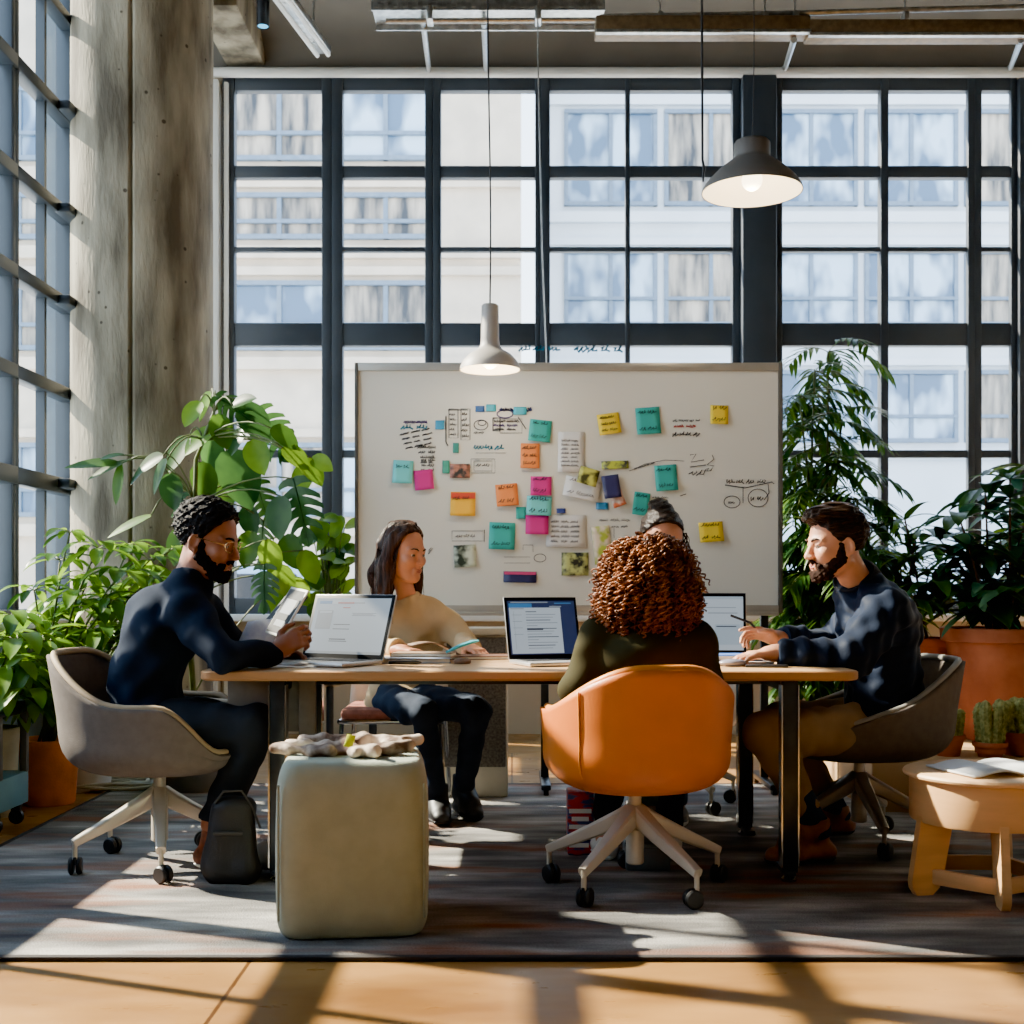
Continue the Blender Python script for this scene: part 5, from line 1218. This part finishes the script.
class Head:
    def __init__(s, c, f, up=(0, 0, 1), sc=1.0):
        s.c = Vector(c); s.f = Vector(f).normalized(); s.r = s.f.cross(Vector(up)).normalized(); s.u = s.r.cross(s.f).normalized(); s.s = sc
        s.R = frame_rot(s.r, s.f, s.u)
    def p(s, x, y, z): return s.c + s.R @ (V(x, y, z) * s.s)
    def loc(s, X, Y, Z):
        x, y, z = X - s.c.x, Y - s.c.y, Z - s.c.z
        return tuple((x * a.x + y * a.y + z * a.z) / s.s for a in (s.r, s.f, s.u))
    def cone(s, S, a, b, ra, rb, k=.012, op='u', flat=None):
        fl = None if flat is None else ((s.R @ Vector(flat[0])), flat[1])
        S.cone(s.p(*a), s.p(*b), ra * s.s, rb * s.s, k * s.s, fl, op)
    def ell(s, S, c, r, k=.015, op='u', rot=None):
        R = s.R if rot is None else s.R @ rot
        S.ell(s.p(*c), [v * s.s for v in r], np.array(R), k * s.s, op)
    def build(s, S, male=True):
        c, e = (lambda *a, **k: s.cone(S, *a, **k)), (lambda *a, **k: s.ell(S, *a, **k))
        e((0, -.012, .036), (.074, .096, .084), .02)
        e((0, .028, -.028), (.061, .058, .083), .03)
        w = 1 if male else .9
        for q in (-1, 1):
            c((q * .05 * w, -.002, -.052), (q * .026 * w, .058, -.098), .022, .019, .03)
            e((q * .040, .062, -.026), (.024, .024, .022), .02)
            c((q * .012, .080, .022), (q * .044, .068, .020), .0125, .011, .012)
        e((0, .071, -.100), (.021, .02, .019), .018)
        for q in (-1, 1): e((q * .032, .098, .002), (.0165, .018, .0115), .012, 's')
        c((0, .083, .014), (0, .106, -.030), .0085, .0125, .01)
        for q in (-1, 1): e((q * .0125, .098, -.033), (.0085, .011, .0085), .006)
        for q in (-1, 1):
            e((q * .0315, .0735, .0085), (.0155, .0138, .0085), .003); e((q * .0315, .0735, -.0095), (.0148, .0128, .0058), .003)
        c((-.017, .086, -.062), (.017, .086, -.062), .0085, .0085, .007); c((-.014, .083, -.074), (.014, .083, -.074), .0085, .0085, .008)
        c((0, .089, -.046), (0, .091, -.055), .007, .007, .008)
        for q in (-1, 1):
            rt = Matrix.Rotation(q * .35, 3, 'Z') @ Matrix.Rotation(-.15, 3, 'X')
            e((q * .077, -.012, -.008), (.009, .021, .033), .006, rot=rt); e((q * .083, -.008, -.004), (.006, .012, .02), .005, 's', rot=rt)
            e((q * .076, -.004, -.036), (.008, .009, .010), .005)
    def eyes(s, t):
        for q in (-1, 1):
            mb = MB(); cc = s.p(q * .0315, .0740, .000); mb.ball(cc, .0118 * s.s, 10, 0)
            fw = s.R @ V(q * .06, 1, -.12).normalized(); sd = fw.orthogonal().normalized(); s2 = fw.cross(sd)
            for rr, off, mi in ((.0084, .0093, 1), (.004, .0112, 2)):
                mb.add([cc + fw * (.0123 if mi == 1 else .0126) * s.s] + [cc + (fw * off + (sd * math.cos(a) + s2 * math.sin(a)) * rr) * s.s for a in [2 * PI * i / 14 for i in range(14)]], [(0, i + 1, (i + 1) % 14 + 1) for i in range(14)], mi)
            mb.build('eye', m_eye, t, sharp=0)
    def brows(s, t, mat, th=.0042):
        for q in (-1, 1):
            mb = MB(); mb.tube([s.p(q * .014, .0925, .020), s.p(q * .026, .0925, .026), s.p(q * .038, .085, .027), s.p(q * .050, .073, .021)], [th * s.s * k for k in (.9, 1.1, .9, .4)], 6); mb.build('eyebrow', mat, t, sharp=0)
    def lips(s, t, mat):
        mb = MB()
        mb.tube([s.p(x, .0965 - abs(x) * .42, -.0625 + (.002 if abs(x) > .002 else 0)) for x in (-.024, -.012, -.004, 0, .004, .012, .024)], [s.s * k for k in (.001, .0034, .004, .0036, .004, .0034, .001)], 6)
        mb.tube([s.p(x, .0955 - abs(x) * .42, -.071 + abs(x) * .25) for x in (-.022, -.011, 0, .011, .022)], [s.s * k for k in (.001, .0044, .005, .0044, .001)], 6); mb.build('lips', mat, t, sharp=0)
    def hair(s, t, mat, rad, cen, front=(.85, .5, .04), low=(-.06, 1.4, -.02), extra=None, nz=(.006, 240), vox=.0045, name='hair', stretch=(1, 1, 1)):
        S = SDF(vox * 1.0)
        s.ell(S, cen, rad, .01)
        def cut(X, Y, Z):
            x, y, z = s.loc(X, Y, Z); a = y * front[0] - z * front[1] - front[2]
            b = (low[0] - z) + low[1] * np.maximum(0, y - low[2])
            return np.maximum(a, b) * s.s
        B = .22 * s.s; S.fn(cut, np.array(s.c) - B, np.array(s.c) + B, 'c')
        if extra: extra(S)
        S.noise(nz[0], nz[1], 9, 4, stretch); return S.mesh(name, mat, t)
    def beard(s, t, mat, full=1.0):
        S = SDF(.0035); c = lambda *a, **k: s.cone(S, *a, **k)
        for q in (-1, 1):
            c((q * .0665, .008, .0), (q * .060, .012, -.048), .010, .020, .01); c((q * .052, .035, -.058), (q * .036, .062, -.082), .018, .016, .014); c((q * .057, .008, -.05), (q * .034, .056, -.098), .018, .020, .014)
            c((q * .036, .052, -.078), (q * .026, .07, -.1), .014, .016, .012)
            c((q * .030, .080, -.068), (q * .002, .0965, -.0475), .0055, .0065, .006); c((q * .031, .078, -.066), (q * .024, .078, -.095), .008, .012, .01)
        s.ell(S, (0, .076, -.104), (.026, .023, .023), .014); c((-.012, .088, -.086), (.012, .088, -.086), .006, .006, .008)
        S.noise(.0022, 420, 8, 2); return S.mesh('beard', mat, t)

def hand(S, W, d, n, thumb, curl=.5, size=1.0, spread=.0, tc=.4, k=.0035):
    """hand on wrist W, fingers along d, palm facing n, thumb on the +thumb side (vector)"""
    W, d, n = Vector(W), Vector(d).normalized(), Vector(n); n = (n - d * n.dot(d)).normalized(); sd = d.cross(n)
    if sd.dot(Vector(thumb)) < 0: sd = -sd
    z = size; off = (.029, .0095, -.010, -.028); kn = (.088, .092, .087, .078); cu = curl if isinstance(curl, (list, tuple)) else [curl * c for c in (.8, 1, 1.1, 1.15)]
    S.cone(W - d * .02, W + d * .03 * z, .026 * z, .026 * z, .015, flat=(sd, 1.15))
    for i in range(4):
        K = W + (d * kn[i] + sd * off[i]) * z
        S.cone(W + (d * .02 + sd * off[i] * .7) * z, K, .0135 * z, .0115 * z, .012)
        fl = ((.041, .025, .020), (.046, .028, .021), (.043, .026, .020), (.034, .020, .018))[i]; p = K; ang = 0
        fd = (d + sd * (off[i] * 3 * (1 + spread * 6))).normalized()
        for j in range(3):
            ang += cu[i] * (.9, 1.1, .7)[j]; v = (fd * math.cos(ang) + n * math.sin(ang)).normalized(); q = p + v * fl[j] * z
            S.cone(p, q, (.0098, .0088, .0079)[j] * z, (.0088, .0079, .0068)[j] * z, k); p = q
    b = W + (d * .022 + sd * .022 + n * .006) * z
    v1 = (d * .62 + sd * .72 + n * .25 * tc).normalized(); p1 = b + v1 * .042 * z
    v2 = (d * .86 + sd * .35 + n * .8 * tc).normalized(); p2 = p1 + v2 * .032 * z
    v3 = (d * .95 - sd * .05 + n * 1.0 * tc).normalized(); p3 = p2 + v3 * .026 * z
    S.cone(b, p1, .0165 * z, .0125 * z, .01); S.cone(p1, p2, .0115 * z, .0098 * z, k); S.cone(p2, p3, .0098 * z, .0078 * z, k)

def shoe(t, ank, toe, mat, sole, heel=.07, w=.043, zg=RZ, high=.09, lace=None):
    """shoe standing on zg; ank = ankle joint, toe = tip"""
    ank, toe = Vector(ank), Vector(toe); d = V(toe.x - ank.x, toe.y - ank.y, 0); L = d.length; d.normalize(); sd = d.cross(V(0, 0, 1))
    g = lambda a, b, z: V(ank.x, ank.y, zg) + d * a + sd * b + V(0, 0, z)
    tilt = toe.z - zg
    def mk(S, e, full):
        S.cone(g(-heel * .55, 0, .045), g(L * .35, 0, .042), .036 + e, .035 + e, .02, flat=(sd, 1.0))
        S.cone(g(L * .35, 0, .042), g(L - .045, 0, .034), .037 + e, .030 + e, .02, flat=(sd, 1.28))
        if full: S.cone(g(-heel * .3, 0, .05), V(ank.x, ank.y, max(ank.z, zg + high)), .036, .038, .02); S.cone(g(L * .2, 0, .07), g(L * .55, 0, .05), .026, .026, .02)
    S = SDF(.0045); mk(S, 0, True)
    if high >= .1: q = ank.lerp(toe, .5); S.cone(ank + V(0, 0, high - .075), ank, .050, .050, .02); S.cone(ank, V(q.x, q.y, max(q.z, zg + .05)), .048, .040, .02)
    S.clip(g(0, 0, .012), (0, 0, -1), .4); S.clip(V(ank.x, ank.y, max(zg + high + .012, ank.z + high - .07)), (0, 0, 1), .12); S.noise(.0012, 90)
    o = S.mesh('shoe', mat, t)
    S = SDF(.0045); mk(S, .005, False); S.clip(g(0, 0, .001), (0, 0, -1), .4); S.clip(g(0, 0, .024), (0, 0, 1), .4)
    S.mesh('sole', sole, o)
    if lace:
        mb = MB()
        for i in range(4):
            c = g(L * (.3 + .1 * i), 0, .1 - .012 * i); mb.tube([c - sd * .026 - V(0, 0, .012), c + V(0, 0, .003), c + sd * .026 - V(0, 0, .012)], .003, 5)
        mb.build('laces', lace, o)

def person(label, J, skin, top, bottom, H, male=True, w=1.0, topname='sweater', hands=(), cuffs=.012, hem=-.06, collar=True, top_e=.016, arm_e=.014, leg_e=.013, folds=(.0045, 55), ankcut=.018, collar_r=.07, group=None, seed=1, vox=.0046):
    """J: joints in world space; returns the thing with body, clothes and face parts"""
    t = thing('person', label, 'person', V(J['pel'].x, J['pel'].y, RZ), world=True)
    ax = (J['shR'] - J['shL']).normalized(); hx = (J['hipR'] - J['hipL']).normalized()
    sp = (J['neck'] - J['chest']).normalized()
    def torso(S, e):
        S.cone(J['hipL'], J['hipR'], .092 * w + e, .092 * w + e, .05)
        S.cone(J['pel'], J['waist'], .104 * w + e, .094 * w + e, .05, flat=(hx, 1.38))
        S.cone(J['waist'], J['chest'], .094 * w + e, .108 * w + e, .05, flat=(ax, 1.42))
        S.cone(J['chest'], J['chest'].lerp(J['neck'], .6), .108 * w + e, .07 * w + e, .05, flat=(ax, 1.5))
        for k in 'LR':
            S.cone(J['neck'] - sp * .04, J['sh' + k], .038 * w + e, .05 * w + e, .04)
    def arm(S, k, e, stop=None):
        wr = J['wr' + k] if stop is None else J['wr' + k] + (J['el' + k] - J['wr' + k]).normalized() * stop
        S.cone(J['sh' + k], J['el' + k], .053 * w + e, .042 * w + e, .03); S.cone(J['el' + k], wr, .042 * w + e, .029 * w + e * .8, .015)
    def leg(S, k, e, stop=0):
        an = J['an' + k]; an = an + (J['kn' + k] - an).normalized() * stop
        S.cone(J['hip' + k], J['kn' + k], .086 * w + e, .060 * w + e, .03); S.cone(J['kn' + k], an, .058 * w + e, .038 * w + e, .015)
    B = SDF(vox); torso(B, 0)
    for k in 'LR': arm(B, k, 0); leg(B, k, 0); B.cone(J['an' + k], J['an' + k].lerp(J['to' + k], .5), .034, .03, .02)
    B.cone(J['neck'] - sp * .03, H.p(0, -.028, -.05), .054 * w, .052 * w, .03); H.build(B, male)
    for h in hands: hand(B, *h[0], **h[1])
    B.mesh('body', skin, t)
    H.eyes(t)
    T = SDF(.006); torso(T, top_e)
    for k in 'LR': arm(T, k, arm_e, 0)
    nb = J['neck']
    if collar: T.cone(nb - sp * .01, nb + (H.p(0, -.028, -.06) - nb).normalized() * (.012 if collar_r < .075 else .02), collar_r * w, (collar_r - .004) * w, .015)
    for k in 'LR':
        d = (J['wr' + k] - J['el' + k]).normalized(); T.clip(J['wr' + k] - d * cuffs, d, .085)
    nd = (H.p(0, -.028, -.05) - nb).normalized(); T.clip(nb + nd * ((.016 if collar_r < .075 else .026) if collar else .0), nd, .1)
    pd = (J['waist'] - J['pel']).normalized(); T.clip(J['pel'] + pd * hem, -pd, .26)
    T.noise(folds[0], folds[1], 9, seed); T.mesh(topname, top, t)
    G = SDF(.006); G.cone(J['hipL'], J['hipR'], .1 * w, .1 * w, .04); G.cone(J['pel'], J['pel'].lerp(J['waist'], .4), .106 * w, .1 * w, .05, flat=(hx, 1.36))
    for k in 'LR':
        leg(G, k, leg_e, ankcut)
        d = (J['an' + k] - J['kn' + k]).normalized(); G.clip(J['an' + k] - d * ankcut, d, .1)
    G.noise(.004, 60, 9, seed + 5); G.mesh('trousers', bottom, t)
    return t

# --- man in navy at the left end, facing right
sk = skin_mat('skin_brown', (150, 94, 66))
H1 = Head(P(209, 541, 4.42), (.95, -.2, -.24), sc=1.12)
J = dict(pel=P(146, 722, 4.42), waist=P(146, 676, 4.42), chest=P(166, 622, 4.42), neck=P(194, 576, 4.42),
         shR=P(186, 612, 4.24), elR=P(223, 657, 4.13), wrR=P(276, 652, 4.30), shL=P(196, 606, 4.60), elL=P(238, 652, 4.70), wrL=P(274, 655, 4.58),
         hipR=P(156, 728, 4.33), knR=P(256, 727, 4.28), anR=P(213, 824, 4.33), toR=P(250, 852, 4.30), hipL=P(160, 722, 4.51), knL=P(258, 722, 4.56), anL=P(222, 818, 4.58), toL=P(258, 838, 4.55))
for k in 'RL':
    J['to' + k].z = RZ + .03
t = person('man in a dark navy sweater with glasses, seated at the left end holding a tablet', J, sk, cloth_mat('navy_knit', (32, 40, 54), bs=520), cloth_mat('dark_denim', (46, 50, 56), bump=.2), H1,
           hands=[((J['wrR'], (.75, .15, .5), (.2, .9, -.2), (-.4, -.1, .9)), dict(curl=.75, size=1.05)), ((J['wrL'], (.9, -.3, .05), (0, -.5, -1), (0, -1, .2)), dict(curl=.5, size=1.05))], seed=2, w=1.1, folds=(.006, 50))
hm = hair_mat('black_coils', (12, 10, 9), (26, 20, 18), (40, 40, 40), .6)
H1.hair(t, hm, (.088, .112, .094), (0, -.018, .05), (.85, .5, .024), (-.055, 1.5, -.03), nz=(.0055, 330))
H1.beard(t, M('black_beard', (24, 17, 14), .8, var=.3, scale=200, spec=.06)); H1.brows(t, hm); H1.lips(t, M('lips_brown', (126, 72, 60), .4))
mb = MB()
for q in (-1, 1):
    mb.tube([H1.p(q * .033 + .023 * math.cos(a), .1 - .006 * abs(math.cos(a)) - (.008 if q * math.cos(a) > .5 else 0), .0 + .019 * math.sin(a)) for a in [2 * PI * i / 20 for i in range(21)]], .0016, 5, cap=False)
    mb.tube([H1.p(q * .056, .088, .004), H1.p(q * .074, .05, .006), H1.p(q * .082, -.01, .008)], .0016, 5)
mb.tube([H1.p(-.011, .1, .003), H1.p(0, .104, .006), H1.p(.011, .1, .003)], .0016, 5)
mb.build('glasses', M('gold_wire', (196, 176, 130), .25, .9), t)
for k in 'RL': shoe(t, J['an' + k], J['to' + k], M('rust_sneaker_' + k.lower(), (150, 84, 56), .6, col2=(96, 60, 44), scale=30), m_white, high=.075, lace=m_white)

# --- man in navy bomber jacket at the right end, facing left
sk = skin_mat('skin_light', (206, 146, 112))
H2 = Head(P(835, 545, 4.58), (-.97, -.2, -.1), sc=1.10)
J = dict(pel=P(880, 722, 4.70), waist=P(884, 684, 4.70), chest=P(877, 624, 4.68), neck=P(857, 581, 4.64),
         shL=P(885, 612, 4.48), elL=P(852, 658, 4.36), wrL=P(776, 653, 4.42), shR=P(866, 608, 4.86), elR=P(832, 648, 4.95), wrR=P(778, 639, 4.76),
         hipL=P(876, 730, 4.61), knL=P(765, 733, 4.42), anL=P(815, 826, 4.42), toL=P(762, 865, 4.38), hipR=P(878, 724, 4.79), knR=P(780, 722, 4.86), anR=P(836, 812, 4.92), toR=P(786, 838, 4.88))
for k in 'RL': J['to' + k].z = RZ + .03
m_bomber = cloth_mat('navy_bomber', (24, 34, 52), .6, .12, 6, .12, 160, .05)
t = person('bearded man in a navy bomber jacket and khaki trousers, seated at the right end smiling', J, sk, m_bomber, cloth_mat('khaki_twill', (156, 132, 104), .85, .12), H2, topname='jacket',
           hands=[((J['wrL'], (-1, -.1, -.05), (-.1, 0, -1), (-.2, 1, 0)), dict(curl=.35, size=1.05)), ((J['wrR'], (-.93, -.1, .28), (-.3, -.5, -.8), (-.1, -1, .4)), dict(curl=[.25, .55, .65, .7], size=1.05))], top_e=.03, arm_e=.029, folds=(.0052, 74), hem=-.13, seed=6, w=1.1, collar_r=.080, ankcut=.065)
hm = hair_mat('dark_brown_hair', (26, 19, 15), (62, 46, 36), (9, 50, 50))
def quiff(S):
    H2.ell(S, (0, .055, .105), (.06, .05, .03), .02); H2.ell(S, (0, .0, .112), (.07, .08, .03), .02)
H2.hair(t, hm, (.082, .106, .092), (0, -.02, .048), (.85, .5, .026), (-.065, 1.4, -.035), quiff, (.004, 260), stretch=(3, 1, 1))
H2.beard(t, M('brown_beard', (42, 28, 22), .8, var=.3, scale=200, spec=.06)); H2.brows(t, hm); H2.lips(t, M('lips_pink', (186, 108, 94), .4))
# jacket collar band, cuffs and the pale pocket zip
mb = MB(); nd = (H2.p(0, -.03, -.06) - J['neck']).normalized(); pts = []
sd1 = nd.orthogonal().normalized(); sd2 = nd.cross(sd1)
for h_, r_ in ((-.03, .096), (.0, .094), (.034, .086), (.040, .078), (.01, .074)): pts.append([J['neck'] + nd * h_ + (sd1 * math.cos(a) + sd2 * math.sin(a)) * r_ for a in [2 * PI * i / 28 for i in range(28)]])
mb.grid(pts, closed=True); mb.build('collar', M('jacket_rib', (18, 24, 36), .9, bump=.4, bscale=300), t, sharp=0)
mb = MB(); mb.tube([P(918, 712, 4.49), P(923, 708, 4.48), P(928, 700, 4.49)], [.003, .006, .002], 6); mb.build('pocket_zip', M('pale_zip', (210, 206, 196), .4), t)
mb = MB(); a = J['wrR'] + V(-.1, -.045, .045); mb.tube([a, a + V(-.02, -.02, .02), a + V(-.1, -.02, .05)], .005, 8); pen = mb.build('pen', m_black); tag(pen, 'black pen held in the far hand of the man in the bomber jacket', 'pen')
m_boot = M('brown_leather_boot', (168, 102, 58), .45, col2=(116, 68, 38), scale=12, bump=.15, bscale=90)
m_sole = M('boot_sole', (60, 44, 34), .7)
for k in 'LR':
    S = SDF(.005); d = (J['kn' + k] - J['an' + k]).normalized(); S.cone(J['an' + k] - d * .01, J['an' + k] + d * .12, .052, .056, .01); S.noise(.002, 90); S.mesh('sock', cloth_mat('blue_sock_' + k.lower(), (44, 62, 84)), t)
    shoe(t, J['an' + k], J['to' + k], m_boot, m_sole, .085, high=.1, lace=M('boot_lace_' + k.lower(), (190, 150, 110), .7))

# --- woman in beige sweater behind the table
sk = skin_mat('skin_tan', (188, 126, 92))
H3 = Head(P(404, 553, 5.44), (.8, -.58, -.14), sc=1.06)
J = dict(pel=P(402, 692, 5.58), waist=P(406, 657, 5.57), chest=P(413, 627, 5.55), neck=P(408, 598, 5.50),
         shR=P(379, 621, 5.52), elR=P(369, 650, 5.42), wrR=P(399, 650, 5.12), shL=P(441, 619, 5.53), elL=P(465, 643, 5.46), wrL=P(470, 649, 5.14),
         hipR=P(385, 700, 5.52), knR=P(424, 712, 5.12), anR=P(437, 803, 5.24), toR=P(444, 822, 5.08), hipL=P(420, 699, 5.52), knL=P(476, 710, 5.12), anL=P(464, 792, 5.34), toL=P(480, 812, 5.2))
for k in 'RL': J['to' + k].z = RZ + .03
t = person('woman with long dark hair and a beige sweater seated behind the table', J, sk, cloth_mat('beige_knit', (196, 172, 134), .9, .06, 12, .3, 420), cloth_mat('navy_denim', (48, 56, 70), .8, .2, 8), H3, male=False, w=.82,
           hands=[((J['wrR'], (.85, -.45, -.05), (-.1, 0, -1), (.3, 1, 0)), dict(curl=.4, size=.95)), ((J['wrL'], (.45, -.85, -.06), (0, 0, -1), (-1, 0, 0)), dict(curl=.35, size=.95))], folds=(.006, 48), seed=9, top_e=.018, arm_e=.022)
hm = hair_mat('long_dark_hair', (24, 18, 16), (74, 52, 42), (30, 30, 3), .35)
def locks(S):
    c = lambda *a, **k: H3.cone(S, *a, **k)
    for q in (-1, 1):
        c((q * .07, -.005, .06), (q * .088, -.02, -.06), .026, .03, .03); c((q * .088, -.02, -.06), (q * .105, .005, -.25), .034, .02, .02, flat=((0, 1, 0), 1.5))
    c((0, -.085, .02), (0, -.1, -.1), .04, .04, .03, flat=((1, 0, 0), 1.7)); c((0, -.1, -.1), (0, -.1, -.26), .045, .02, .03, flat=((1, 0, 0), 1.9))
H3.hair(t, hm, (.083, .106, .094), (0, -.016, .044), (.85, .62, -.010), (-.08, 1.5, -.03), locks, (.0035, 200), stretch=(1, 1, 5))
rs = random.Random(3); mb = MB()
for i in range(170):                       # separate strands over the cap
    a = rs.uniform(-1, 1); q = 1 if a > 0 else -1; y0 = rs.uniform(-.1, .05); th = abs(a)
    p0 = V(q * .004, y0, .14 - .5 * y0 * y0 * 4); p1 = V(q * (.07 + .018 * th), y0 * .8 - .012, .07); ln = rs.uniform(-.2, -.31)
    fr = rs.uniform(-.05, .035) if y0 > -.02 else rs.uniform(-.09, -.05)
    p2 = V(q * (.092 + .014 * th), fr, -.06); p3 = V(q * rs.uniform(.06, .115), fr + rs.uniform(0, .03), ln)
    pts = []
    for j in range(15):
        u = j / 14; pts.append(H3.p(*((1 - u) ** 3 * p0 + 3 * u * (1 - u) ** 2 * p1 + 3 * u * u * (1 - u) * p2 + u ** 3 * p3)))
    mb.tube(pts, [.0032 * (1 - .75 * j / 14) for j in range(15)], 4)
mb.build('hair_strands', hm, t, sharp=0)
H3.brows(t, hm, .0034); H3.lips(t, M('lips_rose', (160, 84, 76), .4))
for k in 'RL': shoe(t, J['an' + k], J['to' + k], M('black_boot_' + k.lower(), (40, 40, 42), .5), m_black, high=.15, w=.042)

# --- woman with hair tied back, behind the curly haired one
H5 = Head(P(662, 544, 5.26), (.12, -.93, -.34), sc=1.18)
J = dict(pel=P(668, 692, 5.58), waist=P(668, 657, 5.56), chest=P(668, 618, 5.50), neck=P(666, 590, 5.42),
         shR=P(636, 607, 5.46), elR=P(616, 648, 5.36), wrR=P(648, 650, 5.12), shL=P(697, 605, 5.46), elL=P(712, 642, 5.36), wrL=P(686, 646, 5.14),
         hipR=P(651, 700, 5.52), knR=P(648, 712, 5.12), anR=P(648, 806, 5.22), toR=P(646, 822, 5.06), hipL=P(685, 700, 5.52), knL=P(682, 712, 5.12), anL=P(676, 806, 5.22), toL=P(680, 822, 5.06))
for k in 'RL': J['to' + k].z = RZ + .03
t = person('woman with dark hair tied up, looking down behind the woman with curly hair', J, sk, cloth_mat('tan_top', (164, 138, 112), .85), cloth_mat('pale_denim', (96, 118, 138)), H5, male=False, w=.88, topname='top',
           hands=[((J['wrR'], (.6, -.8, 0), (0, 0, -1), (1, .2, 0)), dict(curl=.4, size=.95)), ((J['wrL'], (-.6, -.8, 0), (0, 0, -1), (-1, .2, 0)), dict(curl=.4, size=.95))], seed=12)
hm5 = hair_mat('tied_dark_hair', (18, 14, 13), (40, 31, 28), (30, 6, 30), .35)
def bun(S):
    H5.ell(S, (0, -.085, .115), (.045, .045, .036), .012); H5.ell(S, (.0, -.05, .128), (.04, .035, .02), .015)
H5.hair(t, hm5, (.08, .104, .091), (0, -.018, .046), (.85, .6, -.014), (-.07, 1.5, -.03), bun, (.0025, 220), stretch=(1, 4, 1))
mb = MB(); rs = random.Random(8)
for i in range(16):
    x0 = .072; pts = []; e = V(-(.085 + rs.uniform(0, .05)), rs.uniform(-.01, .05), rs.uniform(-.2, -.1))
    for j in range(14):
        u = j / 13; pts.append(H5.p(-x0 * (1 - u) + e.x * u - .012 * math.sin(u * 7 + i), .02 * (1 - u) + e.y * u, .05 * (1 - u) + e.z * u + .02 * math.sin(u * 3)))
    mb.tube(pts, .0018, 4)
mb.build('loose_strands', hm5, t, sharp=0)
H5.brows(t, hm5, .0034); H5.lips(t, M('lips_tan', (160, 90, 78), .4))
for k in 'RL': shoe(t, J['an' + k], J['to' + k], M('grey_shoe_' + k.lower(), (110, 112, 116), .6), m_white, high=.08, w=.04)

# --- curly haired woman in front, seen from behind
H4 = Head(P(648, 588, 4.06), (.04, .95, -.22), sc=1.0)
J = dict(pel=P(640, 738, 4.06), waist=P(642, 698, 4.03), chest=P(646, 654, 4.01), neck=P(648, 622, 4.03),
         shL=P(600, 640, 4.03), elL=P(578, 690, 4.0), wrL=P(600, 662, 4.25), shR=P(694, 640, 4.03), elR=P(706, 690, 4.04), wrR=P(690, 662, 4.27),
         hipL=P(616, 736, 4.12), knL=P(612, 733, 4.52), anL=P(606, 838, 4.5), toL=P(596, 850, 4.68), hipR=P(664, 736, 4.12), knR=P(672, 733, 4.52), anR=P(668, 838, 4.52), toR=P(672, 850, 4.7))
for k in 'RL': J['to' + k].z = RZ + .03
sk4 = skin_mat('skin_warm', (172, 112, 80))
t = person('woman with big brown curls and an olive sweater seen from behind', J, sk4, cloth_mat('olive_jersey', (58, 54, 34), .85, .08, 8, .12, 300), cloth_mat('black_trousers', (30, 30, 32)), H4, male=False, w=.92,
           hands=[((J['wrL'], (.5, .85, -.05), (0, 0, -1), (1, -.2, 0)), dict(curl=.4, size=.95)), ((J['wrR'], (-.5, .85, -.05), (0, 0, -1), (-1, -.2, 0)), dict(curl=.4, size=.95))], folds=(.005, 48), seed=15, top_e=.02, arm_e=.022)
hc = hair_mat('brown_core_hair', (30, 17, 10), (60, 34, 20), (20, 20, 20), .6)
S = SDF(.007); c0 = P(647, 586, 4.04)
S.ell(c0 + V(0, -.01, .045), (.118, .12, .122), None, .03); S.ell(c0 + V(0, -.02, -.045), (.15, .11, .105), None, .04); S.noise(.008, 90, 8, 3)
S.clip(c0 + V(0, .085, -.02), (0, 1, -.35), .3)
S.mesh('hair', hc, t)
m_curl = M('chestnut_curls', (86, 46, 24), .4, col2=(152, 92, 50), scale=26, detail=2, spec=.3)
rs = random.Random(77); mb = MB()
for i in range(760):
    u_, v_ = rs.uniform(-1, 1), rs.random(); az = PI * 1.5 + u_ * 2.2            # mostly the side towards the camera
    el = math.asin(max(-.75, 1 - 1.75 * v_)) ; n_ = V(math.cos(el) * math.cos(az), math.cos(el) * math.sin(az), math.sin(el))
    low = ss(.2, -.8, n_.z) if False else max(0, min(1, (.3 - n_.z)))
    R_ = V(.128 + .042 * low, .13, .155) * rs.uniform(.93, 1.06); q = c0 + V(0, -.015, .012) + V(n_.x * R_.x, n_.y * R_.y, n_.z * R_.z)
    if q.y > c0.y + .1: continue
    tx = V(n_.x * .55, n_.y * .4, -1 + .2 * n_.z); tx = (tx - n_ * tx.dot(n_) * .75).normalized(); Lh = rs.uniform(.045, .11) * (1 + .35 * low); rad = rs.uniform(.006, .013); ph = rs.uniform(0, 6); turns = Lh / rs.uniform(.015, .026); wob = V(rs.uniform(-.03, .03), 0, 0)
    a = tx.orthogonal().normalized(); b = tx.cross(a); pts = []; m = int(turns * 7) + 2
    for j in range(m):
        u = j / (m - 1); an = ph + u * turns * 2 * PI; rr = rad * (1 - .35 * u)
        pts.append(q + tx * (Lh * u) + wob * u * u + n_ * (.022 * math.sin(u * 2.4)) + (a * math.cos(an) + b * math.sin(an)) * rr)
    mb.tube(pts, [.0042 * (1 - .4 * j / (m - 1)) for j in range(m)], 4, cap=False)
mb.build('curls', m_curl, t, sharp=0)
for k in 'RL': shoe(t, J['an' + k], J['to' + k], M('white_sneaker_' + k.lower(), (214, 210, 204), .5), m_white, high=.075, w=.04, lace=m_white)
